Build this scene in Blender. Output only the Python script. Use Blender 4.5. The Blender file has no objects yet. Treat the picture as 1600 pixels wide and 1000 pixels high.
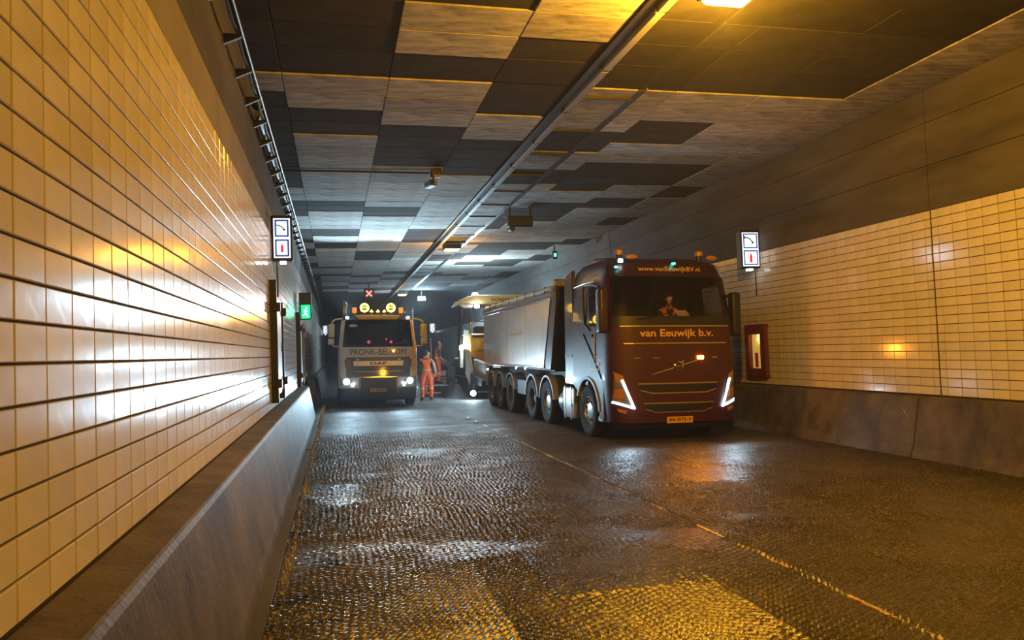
import bpy, bmesh, math, random
from mathutils import Vector, Matrix
random.seed(7)
PI = math.pi
scn = bpy.context.scene
COL = scn.collection

# ------------------------------------------------------------------ camera
HC = 1.645
cam_d = bpy.data.cameras.new('camera'); cam = bpy.data.objects.new('camera', cam_d); COL.objects.link(cam)
f_px = 1155.0
dY = Vector((524.0 - 800, -(555.6 - 500), f_px)).normalized()
rl = math.radians(2.2)
v = Vector((math.cos(rl), math.sin(rl), 0)); dX = (v - v.dot(dY) * dY).normalized()
dZ = -(dX.cross(dY)) if dX.cross(dY).y < 0 else dX.cross(dY)
R_ = Matrix(((dX.x, dX.y, -dX.z), (dY.x, dY.y, -dY.z), (dZ.x, dZ.y, -dZ.z)))
cam.matrix_world = Matrix.Translation((0, 0, HC)) @ R_.to_4x4()
cam_d.sensor_width = 36; cam_d.lens = f_px / 1600 * 36; cam_d.clip_end = 500
scn.camera = cam
# ------------------------------------------------------------------ world, exposure
w = bpy.data.worlds.new('night'); scn.world = w; w.use_nodes = True
w.node_tree.nodes['Background'].inputs[0].default_value = (0.25, 0.35, 0.6, 1)
w.node_tree.nodes['Background'].inputs[1].default_value = 0.004
scn.view_settings.view_transform = 'Standard'; scn.view_settings.look = 'None'
scn.view_settings.exposure = 0.0; scn.view_settings.gamma = 1.0
try: scn.view_settings.use_curve_mapping = False
except Exception: pass

cy = scn.cycles
cy.max_bounces = 7; cy.diffuse_bounces = 4; cy.glossy_bounces = 3; cy.volume_bounces = 0; cy.transparent_max_bounces = 8; cy.caustics_reflective = False; cy.caustics_refractive = False
SODIUM = (1.0, 0.44, 0.02); WHITE = (0.52, 0.80, 1.0)
P_SODIUM = 950; P_HEAD = 640; P_SPILL = 400; P_WORK = 300; P_ROOF = 800

# ------------------------------------------------------------------ helpers
def link(o): COL.objects.link(o); return o
def tag(o, label=None, cat=None, group=None, kind=None):
    if label: o['label'] = label
    if cat: o['category'] = cat
    if group: o['group'] = group
    if kind: o['kind'] = kind
    return o
def empty(name, loc=(0, 0, 0), rot=(0, 0, 0), label=None, cat=None, group=None, kind=None):
    o = link(bpy.data.objects.new(name, None)); o.location = loc; o.rotation_euler = rot
    o.empty_display_size = .1
    return tag(o, label, cat, group, kind)

MATS = {}
def mat(name, col, rough=.5, metal=0., emit=None, es=0., var=0., vscale=8., bump=0., bscale=60., coat=0., spec=.5, stretch=None, rnd=0.):
    if name in MATS: return MATS[name]
    m = bpy.data.materials.new(name); m.use_nodes = True; MATS[name] = m
    nt = m.node_tree; b = nt.nodes['Principled BSDF']
    b.inputs['Base Color'].default_value = (*col, 1); b.inputs['Roughness'].default_value = rough
    b.inputs['Metallic'].default_value = metal; b.inputs['Specular IOR Level'].default_value = spec
    if coat: b.inputs['Coat Weight'].default_value = coat; b.inputs['Coat Roughness'].default_value = .06
    if emit: b.inputs['Emission Color'].default_value = (*emit, 1); b.inputs['Emission Strength'].default_value = es
    tc = None
    if var or bump:
        tc = nt.nodes.new('ShaderNodeTexCoord'); mp = nt.nodes.new('ShaderNodeMapping')
        nt.links.new(tc.outputs['Object'], mp.inputs[0])
        if stretch: mp.inputs['Scale'].default_value = stretch
    if var:
        n = nt.nodes.new('ShaderNodeTexNoise'); n.inputs['Scale'].default_value = vscale; n.inputs['Detail'].default_value = 6
        n.inputs['Roughness'].default_value = .62
        nt.links.new(mp.outputs[0], n.inputs['Vector'])
        r = nt.nodes.new('ShaderNodeValToRGB'); r.color_ramp.elements[0].position = .3; r.color_ramp.elements[1].position = .7
        r.color_ramp.elements[0].color = (*[c * (1 - var) for c in col], 1); r.color_ramp.elements[1].color = (*[min(1, c * (1 + var)) for c in col], 1)
        nt.links.new(n.outputs['Fac'], r.inputs[0]); out = r.outputs[0]
        if rnd:
            oi = nt.nodes.new('ShaderNodeObjectInfo'); hs = nt.nodes.new('ShaderNodeHueSaturation')
            mr = nt.nodes.new('ShaderNodeMapRange'); mr.inputs[3].default_value = 1 - rnd; mr.inputs[4].default_value = 1 + rnd
            nt.links.new(oi.outputs['Random'], mr.inputs[0]); nt.links.new(mr.outputs[0], hs.inputs['Value'])
            nt.links.new(out, hs.inputs['Color']); out = hs.outputs[0]
        nt.links.new(out, b.inputs['Base Color'])
    if bump:
        n2 = nt.nodes.new('ShaderNodeTexNoise'); n2.inputs['Scale'].default_value = bscale; n2.inputs['Detail'].default_value = 4
        nt.links.new(mp.outputs[0], n2.inputs['Vector'])
        bp = nt.nodes.new('ShaderNodeBump'); bp.inputs['Strength'].default_value = bump; bp.inputs['Distance'].default_value = .01
        nt.links.new(n2.outputs['Fac'], bp.inputs['Height']); nt.links.new(bp.outputs[0], b.inputs['Normal'])
    return m
def glass(name, tint=(.5, .5, .5), refl=.12):
    if name in MATS: return MATS[name]
    m = bpy.data.materials.new(name); m.use_nodes = True; MATS[name] = m
    nt = m.node_tree; nt.nodes.remove(nt.nodes['Principled BSDF']); out = nt.nodes['Material Output']
    t = nt.nodes.new('ShaderNodeBsdfTransparent'); t.inputs[0].default_value = (*tint, 1)
    g = nt.nodes.new('ShaderNodeBsdfGlossy'); g.inputs['Roughness'].default_value = .03
    fr = nt.nodes.new('ShaderNodeFresnel'); ge = nt.nodes.new('ShaderNodeNewGeometry'); mr = nt.nodes.new('ShaderNodeMapRange'); mr.inputs[3].default_value = 1.5; mr.inputs[4].default_value = 1 / 1.5
    nt.links.new(ge.outputs['Backfacing'], mr.inputs[0]); nt.links.new(mr.outputs[0], fr.inputs[0])
    mx = nt.nodes.new('ShaderNodeMixShader'); nt.links.new(fr.outputs[0], mx.inputs[0])
    nt.links.new(t.outputs[0], mx.inputs[1]); nt.links.new(g.outputs[0], mx.inputs[2]); nt.links.new(mx.outputs[0], out.inputs[0])
    return m

class MB:
    """collects shapes, build() links them as one mesh object"""
    def __init__(s): s.v = []; s.f = []
    def add(s, vs, fs):
        o = len(s.v); s.v += [tuple(p) for p in vs]; s.f += [tuple(i + o for i in f) for f in fs]; return s
    def box(s, x0, x1, y0, y1, z0, z1, m=None):
        vs = [Vector((x, y, z)) for z in (z0, z1) for y in (y0, y1) for x in (x0, x1)]
        if m is not None: vs = [m @ p for p in vs]
        return s.add(vs, [(0, 2, 3, 1), (4, 5, 7, 6), (0, 1, 5, 4), (2, 6, 7, 3), (0, 4, 6, 2), (1, 3, 7, 5)])
    def prism(s, prof, axis, a, b):
        """prof: 2D loop; axis 'x': prof=(y,z), 'y': prof=(x,z), 'z': prof=(x,y)"""
        def p3(p, t): return {'x': (t, p[0], p[1]), 'y': (p[0], t, p[1]), 'z': (p[0], p[1], t)}[axis]
        n = len(prof); vs = [p3(p, a) for p in prof] + [p3(p, b) for p in prof]
        fs = [tuple(range(n)), tuple(range(2 * n - 1, n - 1, -1))] + [(i, i + n, (i + 1) % n + n, (i + 1) % n) for i in range(n)]
        return s.add(vs, fs)
    def cyl(s, p0, p1, r0, r1=None, n=14, caps=True):
        p0 = Vector(p0); p1 = Vector(p1); r1 = r0 if r1 is None else r1
        q = (p1 - p0).to_track_quat('Z', 'Y'); vs = []
        for p, r in ((p0, r0), (p1, r1)):
            for i in range(n): vs.append(p + q @ Vector((r * math.cos(2 * PI * i / n), r * math.sin(2 * PI * i / n), 0)))
        fs = [(i, (i + 1) % n, (i + 1) % n + n, i + n) for i in range(n)]
        if caps: fs += [tuple(range(n - 1, -1, -1)), tuple(range(n, 2 * n))]
        return s.add(vs, fs)
    def tube(s, pts, r, n=8):
        pts = [Vector(p) for p in pts]; o = []; vs = []; up = None
        for i, p in enumerate(pts):
            d = (pts[min(i + 1, len(pts) - 1)] - pts[max(i - 1, 0)]).normalized()
            if up is None: up = Vector((0, 0, 1)) if abs(d.z) < .9 else Vector((1, 0, 0))
            a = d.cross(up).normalized(); b = a.cross(d).normalized(); up = b
            rr = r[i] if isinstance(r, (list, tuple)) else r
            for k in range(n): vs.append(p + a * rr * math.cos(2 * PI * k / n) + b * rr * math.sin(2 * PI * k / n))
        fs = [(i * n + k, i * n + (k + 1) % n, (i + 1) * n + (k + 1) % n, (i + 1) * n + k) for i in range(len(pts) - 1) for k in range(n)]
        fs += [tuple(range(n - 1, -1, -1)), tuple(range((len(pts) - 1) * n, len(pts) * n))]
        return s.add(vs, fs)
    def lathe(s, prof, origin, axis='x', n=28, arc=(0, 2 * PI), sgn=1):
        """prof: list of (r, t) ; t along the axis"""
        full = abs(arc[1] - arc[0] - 2 * PI) < 1e-6; m = n if full else n + 1; ox, oy, oz = origin; vs = []
        for i in range(m):
            a = arc[0] + (arc[1] - arc[0]) * i / n
            for r, t in prof:
                c, sn = r * math.cos(a), r * math.sin(a)
                vs.append({'x': (ox + sgn * t, oy + c, oz + sn), 'y': (ox + c, oy + sgn * t, oz + sn), 'z': (ox + c, oy + sn, oz + sgn * t)}[axis])
        k = len(prof)
        fs = [(i * k + j, i * k + j + 1, ((i + 1) % m) * k + j + 1, ((i + 1) % m) * k + j) for i in range(n) for j in range(k - 1)]
        return s.add(vs, fs)
    def ball(s, c, r, n=10, sc=(1, 1, 1)):
        pr = [(r * math.sin(PI * j / n), -r * math.cos(PI * j / n)) for j in range(n + 1)]
        o = len(s.v); s.lathe(pr, (0, 0, 0), 'z', n + 4)
        for i in range(o, len(s.v)): p = s.v[i]; s.v[i] = (c[0] + p[0] * sc[0], c[1] + p[1] * sc[1], c[2] + p[2] * sc[2])
        return s
    def mesh(s, name, bevel=0, smooth=False, seg=1):
        me = bpy.data.meshes.new(name); me.from_pydata(s.v, [], s.f)
        bm = bmesh.new(); bm.from_mesh(me)
        bmesh.ops.remove_doubles(bm, verts=bm.verts, dist=1e-5)
        bmesh.ops.recalc_face_normals(bm, faces=bm.faces)
        if bevel:
            es = [e for e in bm.edges if len(e.link_faces) == 2 and e.calc_face_angle(0) > .6]
            if es: bmesh.ops.bevel(bm, geom=es, offset=bevel, segments=seg, affect='EDGES', profile=.6, clamp_overlap=True)
        bm.to_mesh(me); bm.free()
        if smooth:
            for p in me.polygons: p.use_smooth = True
            try: me.set_sharp_from_angle(angle=math.radians(38))
            except Exception: pass
        return me
    def build(s, name, m, parent=None, bevel=0, smooth=False, seg=1, label=None):
        me = s.mesh(name, bevel, smooth, seg); me.materials.append(m)
        o = link(bpy.data.objects.new(name, me))
        if parent: o.parent = parent
        if label: o['label'] = label
        return o
def part(name, me, parent, loc=(0, 0, 0), rot=(0, 0, 0)):
    o = link(bpy.data.objects.new(name, me)); o.parent = parent; o.location = loc; o.rotation_euler = rot; return o

def text_mb(txt, width, height=None, weight=0.0, depth=.004):
    """text as solid geometry in the (x, z) plane facing -y, centred at the origin"""
    c = bpy.data.curves.new('t', 'FONT'); c.body = txt; c.size = 1; c.extrude = 0; c.offset = weight; c.resolution_u = 3
    o = link(bpy.data.objects.new('t', c)); bpy.context.view_layer.update()
    me = bpy.data.meshes.new_from_object(o.evaluated_get(bpy.context.evaluated_depsgraph_get()))
    bpy.data.objects.remove(o); bpy.data.curves.remove(c)
    vs = [p.co.copy() for p in me.vertices]; fs = [tuple(p.vertices) for p in me.polygons]; bpy.data.meshes.remove(me)
    x0 = min(p.x for p in vs); x1 = max(p.x for p in vs); y0 = min(p.y for p in vs); y1 = max(p.y for p in vs)
    sx = width / (x1 - x0); sz = (height / (y1 - y0)) if height else sx
    mb = MB(); pts = [((p.x - (x0 + x1) / 2) * sx, 0., (p.y - (y0 + y1) / 2) * sz) for p in vs]
    mb.add(pts, fs); return mb
def light(name, kind, loc, col, power, radius=.05, parent=None, rot=None, spot=None, blend=.6):
    d = bpy.data.lights.new(name, kind); d.color = col; d.energy = power
    if kind in ('POINT', 'SPOT'): d.shadow_soft_size = radius
    if kind == 'SPOT': d.spot_size = spot; d.spot_blend = blend
    o = link(bpy.data.objects.new(name, d)); o.location = loc
    if rot: o.rotation_euler = rot
    if parent: o.parent = parent
    return o

XL, XR, ZC = -.92, 8.5, 5.2
KR = .026                       # cross fall of the road
def zr(x): return -KR * x
Y0, Y1 = -22., 130.

# ------------------------------------------------------------------ materials
M_tile = mat('glazed_tile', (.76, .72, .64), .17, var=.08, vscale=3, rnd=.07, bump=.05, bscale=14, spec=.8)
M_grout = mat('dark_grout', (.035, .028, .022), .9, var=.3, vscale=30)
M_conc = mat('concrete', (.19, .18, .165), .8, var=.38, vscale=1.6, bump=.25, bscale=40, stretch=(1, .6, 1.3))
M_concd = mat('concrete_grimy', (.09, .084, .078), .82, var=.45, vscale=1.3, bump=.3, bscale=30, stretch=(1, .35, 1.4))
M_concu = mat('concrete_darker', (.05, .047, .044), .85, var=.5, vscale=1.3, bump=.3, bscale=30, stretch=(1, .35, 1.4))  # darker version of the upper wall concrete, for the left wall
M_lip = mat('concrete_lip', (.17, .155, .135), .7, var=.2, vscale=2, bump=.15, bscale=40)
M_barr = mat('barrier_concrete', (.105, .092, .078), .6, var=.6, vscale=3.4, bump=.35, bscale=35, stretch=(1, .8, .55))
M_plight = mat('ceiling_board_light', (.44, .425, .40), .9, spec=.25, var=.5, vscale=4.2, bump=.4, bscale=26, stretch=(.6, 2.2, 1), rnd=.2)
M_pdark = mat('ceiling_board_dark', (.05, .047, .046), .95, spec=.15, var=.22, vscale=3, bump=.2, bscale=30, rnd=.18)
M_black = mat('black_plastic', (.012, .012, .013), .45)
M_rubber = mat('tyre_rubber', (.022, .021, .021), .75, var=.3, vscale=12)
M_steel = mat('galvanised_steel', (.42, .42, .43), .38, .9, var=.15, vscale=9)
M_dsteel = mat('dark_steel', (.05, .05, .055), .5, .6)
M_chrome = mat('chrome', (.75, .73, .70), .12, 1.)

def road_mat(name='milled_asphalt', relief=False):
    m = bpy.data.materials.new(name); m.use_nodes = True; nt = m.node_tree; N = nt.nodes; L = nt.links
    b = N['Principled BSDF']
    tc = N.new('ShaderNodeTexCoord'); sp = N.new('ShaderNodeSeparateXYZ'); L.new(tc.outputs['Object'], sp.inputs[0])
    X, Y = sp.outputs[0], sp.outputs[1]
    def math_(op, a, b_=None, c=None):
        n = N.new('ShaderNodeMath'); n.operation = op
        for i, q in enumerate((a, b_, c)):
            if q is None: continue
            if isinstance(q, (int, float)): n.inputs[i].default_value = q
            else: L.new(q, n.inputs[i])
        return n.outputs[0]
    def noise(sc, det=4, vec=None, rough=.5):
        n = N.new('ShaderNodeTexNoise'); n.inputs['Scale'].default_value = sc; n.inputs['Detail'].default_value = det; n.inputs['Roughness'].default_value = rough
        L.new(vec if vec is not None else tc.outputs['Object'], n.inputs['Vector']); return n.outputs['Fac']
    warp = math_('MULTIPLY', math_('SUBTRACT', noise(3.2, 2), .5), .07)
    # three milling passes: herring-bone rows of tooth marks mirrored on the middle of the drum
    def rows(xc, slope, pu, pv):
        ax = math_('ABSOLUTE', math_('SUBTRACT', X, xc))
        u = math_('ADD', math_('MULTIPLY_ADD', ax, slope, Y), warp)
        a = math_('SINE', math_('MULTIPLY', u, 2 * PI / pu)); c = math_('SINE', math_('MULTIPLY', math_('ADD', X, warp), 2 * PI / pv))
        return math_('MULTIPLY_ADD', math_('MULTIPLY', a, .5), math_('MULTIPLY_ADD', c, .35, .65), .5)
    r1 = rows(.98, .62, .062, .05); r2 = rows(2.55, -.5, .058, .042); r3 = rows(4.9, .3, .055, .07)
    s1 = math_('GREATER_THAN', math_('ADD', X, math_('MULTIPLY', warp, .6)), 1.62); s2 = math_('GREATER_THAN', math_('ADD', X, math_('MULTIPLY', warp, .4)), 3.24)
    def mixf(f_, a, c):
        n = N.new('ShaderNodeMix'); n.data_type = 'FLOAT'; L.new(f_, n.inputs[0]); L.new(a, n.inputs[2]); L.new(c, n.inputs[3]); return n.outputs[0]
    rr = mixf(s2, mixf(s1, r1, r2), r3)
    # worn, finer patches where the teeth hardly show
    wr = N.new('ShaderNodeMapRange'); wr.inputs[1].default_value = .5; wr.inputs[2].default_value = .66
    L.new(noise(.55, 2), wr.inputs[0]); wear = math_('MULTIPLY_ADD', wr.outputs[0], -.5, 1.0)
    # the fresh strip between two saw cuts
    strip = math_('MULTIPLY', math_('MULTIPLY', math_('GREATER_THAN', Y, 4.75), math_('LESS_THAN', Y, 6.15)), math_('GREATER_THAN', X, 1.35))
    wear = math_('MULTIPLY', wear, math_('MULTIPLY_ADD', strip, -.8, 1.0))
    grit = noise(95, 3, rough=.7); grit2 = noise(30, 4, rough=.65)
    fine = math_('ADD', math_('MULTIPLY', grit, .0022), math_('MULTIPLY', grit2, .002))
    h = fine if relief else math_('ADD', math_('MULTIPLY', math_('MULTIPLY', rr, wear), .014), fine)
    bp = N.new('ShaderNodeBump'); bp.inputs['Strength'].default_value = .9; bp.inputs['Distance'].default_value = 1.0
    L.new(h, bp.inputs['Height']); L.new(bp.outputs[0], b.inputs['Normal'])
    cr = N.new('ShaderNodeValToRGB'); cr.color_ramp.elements[0].color = (.016, .0145, .0135, 1); cr.color_ramp.elements[1].color = (.095, .083, .073, 1)
    cr.color_ramp.elements[0].position = .35; cr.color_ramp.elements[1].position = .75
    L.new(math_('ADD', math_('MULTIPLY', noise(1.1, 5, rough=.65), .55), math_('MULTIPLY', grit, .45)), cr.inputs[0]); vo = N.new('ShaderNodeTexVoronoi'); vo.inputs['Scale'].default_value = 75; L.new(tc.outputs['Object'], vo.inputs['Vector'])
    hs = N.new('ShaderNodeSeparateColor'); L.new(vo.outputs['Color'], hs.inputs[0])
    stone = math_('MULTIPLY', math_('GREATER_THAN', hs.outputs[0], .78), math_('LESS_THAN', vo.outputs['Distance'], .42))
    mx = N.new('ShaderNodeMix'); mx.data_type = 'RGBA'; L.new(math_('MULTIPLY', stone, .8), mx.inputs[0]); L.new(cr.outputs[0], mx.inputs[6]); mx.inputs[7].default_value = (.36, .34, .32, 1)
    tar = math_('MULTIPLY', math_('GREATER_THAN', noise(2.6, 3), .60), math_('LESS_THAN', math_('ADD', X, warp), .02))
    mt = N.new('ShaderNodeMix'); mt.data_type = 'RGBA'; L.new(tar, mt.inputs[0]); L.new(mx.outputs[2], mt.inputs[6]); mt.inputs[7].default_value = (.008, .007, .007, 1)
    L.new(mt.outputs[2], b.inputs['Base Color'])
    ro = N.new('ShaderNodeMapRange'); ro.inputs[1].default_value = .3; ro.inputs[2].default_value = .7; ro.inputs[3].default_value = .22 if relief else .62; ro.inputs[4].default_value = .38 if relief else .75
    L.new(noise(1.7, 3), ro.inputs[0]); rough = ro.outputs[0]
    if relief:   # coarser, drier surface further on
        fy = N.new('ShaderNodeMapRange'); fy.inputs[1].default_value = 8; fy.inputs[2].default_value = 16.5; L.new(Y, fy.inputs[0])
        rough = math_('ADD', rough, math_('MULTIPLY', fy.outputs[0], .38))
    L.new(rough, b.inputs['Roughness'])
    b.inputs['Specular IOR Level'].default_value = .9 if relief else .5
    return m
M_road = road_mat(); M_relief = road_mat('milled_asphalt_relief', True)

# ------------------------------------------------------------------ setting: road
mb = MB()
for i in range(12):
    xa = -1.7 + i * (9.9 + 1.7) / 12; xb = xa + 11.6 / 12
    mb.add([(xa, Y0, zr(xa)), (xb, Y0, zr(xb)), (xb, Y1, zr(xb)), (xa, Y1, zr(xa))], [(0, 1, 2, 3)])
floor = mb.build('floor', M_road); tag(floor, 'dark milled asphalt roadway with rows of tooth marks', kind='structure')

# real relief of the nearer road: rows of tooth marks left by the milling drum
import numpy as np
rng = np.random.default_rng(3)
def vnoise(x, y, sc, seed):
    r = np.random.default_rng(seed).random((256, 256)); u, v_ = x * sc, y * sc; i, j = np.floor(u).astype(int), np.floor(v_).astype(int); a, b_ = u - i, v_ - j
    a = a * a * (3 - 2 * a); b_ = b_ * b_ * (3 - 2 * b_); g = lambda p, q: r[p % 256, q % 256]
    return (g(i, j) * (1 - a) + g(i + 1, j) * a) * (1 - b_) + (g(i, j + 1) * (1 - a) + g(i + 1, j + 1) * a) * b_
xs = np.arange(-.45, 8.3, .0125); ys = [2.7]
while ys[-1] < 17: ys.append(ys[-1] + .0118 + .0021 * (ys[-1] - 2.7))
GX, GY = np.meshgrid(xs, np.array(ys)); W_ = (vnoise(GX, GY, 2.3, 1) - .5) * .09 + (vnoise(GX, GY, 9, 2) - .5) * .02
def rows_np(xc, slope, pu, pv):
    u = GY + np.abs(GX - xc) * slope + W_; a = np.sin(u * 2 * PI / pu); c = np.sin((GX + W_) * 2 * PI / pv); return .5 + .5 * a * (.62 + .38 * c)
wob = (vnoise(GX, GY, 3, 5) - .5) * .07
H_ = np.where(GX + wob > 3.24, rows_np(4.9, .50, .062, .06), np.where(GX + wob > 1.62, rows_np(2.55, -.5, .060, .055), rows_np(.98, .62, .064, .055)))
wear = 1 - .6 * np.clip((vnoise(GX, GY, .8, 7) * .6 + vnoise(GX, GY, 2.1, 8) * .4 - .54) / .14, 0, 1)
wear *= np.where((GY > 4.75 + .07 * (GX - 1.4)) & (GY < 6.15 + .07 * (GX - 1.4)) & (GX > 1.4) & (GX < 3.2), .65, 1)
step = np.where((GY > 4.75 + .07 * (GX - 1.4)) & (GY < 6.15 + .07 * (GX - 1.4)) & (GX > 1.4) & (GX < 3.2), .014, 0) + np.where(GX + wob * .3 > 3.24, .012, 0)
fade = np.clip((17 - GY) / 2.5, 0, 1)
Z_ = -KR * GX + .002 + fade * (.029 * H_ * wear + .005 * vnoise(GX, GY, 38, 11) + .0045 * rng.random(GX.shape) + step)
ny, nx = GX.shape; co = np.stack([GX, GY, Z_], -1).reshape(-1, 3).astype(np.float32)
q = (np.arange(ny - 1)[:, None] * nx + np.arange(nx - 1)[None]).reshape(-1); fc = np.stack([q, q + 1, q + nx + 1, q + nx], 1).astype(np.int32)
me = bpy.data.meshes.new('milled_relief'); me.vertices.add(len(co)); me.vertices.foreach_set('co', co.ravel())
me.loops.add(fc.size); me.loops.foreach_set('vertex_index', fc.ravel()); me.polygons.add(len(fc)); me.polygons.foreach_set('loop_start', np.arange(0, fc.size, 4, dtype=np.int32))
me.update(calc_edges=True); me.validate(); me.polygons.foreach_set('use_smooth', np.ones(len(fc), dtype=bool)); me.materials.append(M_relief)
rel = link(bpy.data.objects.new('milled_relief', me)); rel.parent = floor
# yellowish remains of the lane line, one by one
M_paint = mat('old_yellow_paint', (.75, .50, .12), .5, var=.5, vscale=30, bump=.3, bscale=80)
y = 3.0; k = 0
while y < 19:
    L_ = .32 + random.random() * .22; mb = MB(); n = 9; pts = []
    for i in range(n + 1):
        t = i / n; wd = .016 + .012 * random.random(); wd *= (1 if 0 < i < n else .4); xc = 3.24 + .008 * random.uniform(-1, 1)
        pts.append((xc - wd, xc + wd, y + t * L_))
    for i in range(n):
        a, b_ = pts[i], pts[i + 1]
        mb.add([(a[0], a[2], zr(a[0]) + .006), (a[1], a[2], zr(a[1]) + .006), (b_[1], b_[2], zr(b_[1]) + .006), (b_[0], b_[2], zr(b_[0]) + .006),
                (a[0] + .004, a[2], zr(a[0]) + .026), (a[1] - .004, a[2], zr(a[1]) + .026), (b_[1] - .004, b_[2], zr(b_[1]) + .026), (b_[0] + .004, b_[2], zr(b_[0]) + .026)],
               [(4, 5, 6, 7), (0, 1, 5, 4), (2, 3, 7, 6), (0, 4, 7, 3), (1, 2, 6, 5)])
    mb.build('paint_dash', M_paint, floor); y += L_ + .42 + random.random() * .3
# loose grit along the kerb
M_grit = mat('road_grit', (.55, .54, .52), .3, var=.4, vscale=40)
mb = MB()
for i in range(2600):
    yy = 3.2 + 22 * random.random() ** 1.6; s = random.uniform(.004, .011) * (1 + .03 * yy); xx = -.40 + random.gauss(0, .022)
    a = [(xx + random.uniform(-s, s) * 1.4, yy + random.uniform(-s, s) * 1.4, zr(xx) + .018 + (-.012 if q < 3 else s * 1.5)) for q in range(4)]
    mb.add(a, [(0, 1, 2), (0, 1, 3), (1, 2, 3), (2, 0, 3)])
o = mb.build('loose_grit', M_grit); tag(o, 'line of loose pale grit lying along the left kerb', 'grit', kind='stuff')

# ------------------------------------------------------------------ setting: walls with tiles
def tile_mesh(w_, h_, d=.012, b=.003):
    m_ = MB(); m_.box(-w_ / 2, w_ / 2, -d, 0, -h_ / 2, h_ / 2); return m_.mesh('tile', bevel=b)
# tile face looks along -y in its own frame
def tile_geo(mbt, face, yc, zc_, w_, h_, tx, ty, d=.012, b=.0035):
    """adds one bevelled tile on the plane x=face (sign of the normal in d)"""
    s = 1 if d > 0 else -1
    def q(wy, hz, dep):
        return [(face + dep + ty * a * wy + tx * c * hz, yc + a * wy, zc_ + c * hz) for a, c in ((-1, -1), (1, -1), (1, 1), (-1, 1))]
    vs = q(w_ / 2, h_ / 2, 0) + q(w_ / 2, h_ / 2, d - s * b) + q(w_ / 2 - b, h_ / 2 - b, d)
    fs = [(8, 9, 10, 11)] + [(i, (i + 1) % 4, (i + 1) % 4 + 4, i + 4) for i in range(4)] + [(i + 4, (i + 1) % 4 + 4, (i + 1) % 4 + 8, i + 8) for i in range(4)]
    mbt.add(vs, fs)
def tiled_wall(wall, face, sgn, zb, zt, phase, near0, near1, joints, ymax):
    """near0..near1: the stretch whose tiles are objects of their own; the rest one mesh"""
    ph = (zt - zb) / 21; rest = MB(); n_own = 0
    variants = []
    for q in range(10):
        t_ = MB(); tile_geo(t_, 0, 0, 0, .2435 - .003 * random.random(), ph - .0095, random.gauss(0, .0035), random.gauss(0, .0035), .012 * sgn)
        me = t_.mesh('tile'); me.materials.append(M_tile); variants.append(me)
    c0 = int(math.floor((-8 - phase) / .25)); c1 = int((ymax - phase) / .25)
    for c in range(c0, c1):
        ya = phase + c * .25; yb = ya + .25; yc = ya + .125; wd = .2435
        for j in joints:
            if ya < j < yb: wd = None; break
        for r in range(21):
            zc_ = zb + (r + .5) * ph
            if wd is None:   # cut tiles on both sides of an expansion joint
                for a_, b_ in ((ya + .003, j - .014), (j + .014, yb - .003)):
                    if b_ - a_ > .02: tile_geo(rest, face, (a_ + b_) / 2, zc_, b_ - a_, ph - .0095, 0, 0, .012 * sgn)
            elif near0 <= yc < near1 and n_own < 300:
                part('tile', variants[random.randrange(10)], wall, (face, yc + random.gauss(0, .0006), zc_)); n_own += 1
            else:
                tile_geo(rest, face, yc, zc_, .2435 - .003 * random.random(), ph - .0095, random.gauss(0, .0035), random.gauss(0, .0035), .012 * sgn)
    o = rest.build('tile_field', M_tile, wall); o['kind'] = 'stuff'
# left
mb = MB()
mb.box(XL - .5, XL - .012, Y0, Y1, -.3, 3.56)
wl = mb.build('wall_left', M_grout); tag(wl, 'tunnel wall with glazed cream tiles on the left', kind='structure')
mb = MB(); mb.box(XL - .5, XL - .003, Y0, 9.07, 3.562, 3.945); mb.box(XL - .5, XL - .003, 9.09, Y1, 3.562, 3.945); mb.build('concrete_lip', M_lip, wl)
mb = MB(); mb.box(XL - .5, XL - .05, Y0, Y1, 3.94, 3.975); mb.build('shadow_groove', M_grout, wl)
mb = MB(); mb.box(XL - .5, XL - .015, Y0, 9.07, 3.97, ZC + .2); mb.box(XL - .5, XL - .015, 9.09, Y1, 3.97, ZC + .2); mb.build('upper_wall', M_concu, wl)
tiled_wall(wl, XL - .012, 1, .895, 3.56, 2.465 - 2.5, 2.2, 5.75, [9.08], 75)
# right
mb = MB(); mb.box(XR + .012, XR + .5, Y0, Y1, -.6, 3.432)
wr_ = mb.build('wall_right', M_grout); tag(wr_, 'tunnel wall with glazed cream tiles on the right', kind='structure')
for za, zb_, off in ((3.435, 4.085, .0), (4.095, 4.715, .004), (4.725, ZC + .2, .008)):
    mb = MB()
    yy = -20.95
    while yy < Y1:
        mb.box(XR + off, XR + .5, yy + .012, min(yy + 5.99, Y1), za, zb_); yy += 5.99
    mb.build('upper_wall', M_concd, wr_)
tiled_wall(wr_, XR + .012, -1, .73, 3.432, 7.62 - 5, 7.25, 11.0, [9.0], 75)

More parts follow.
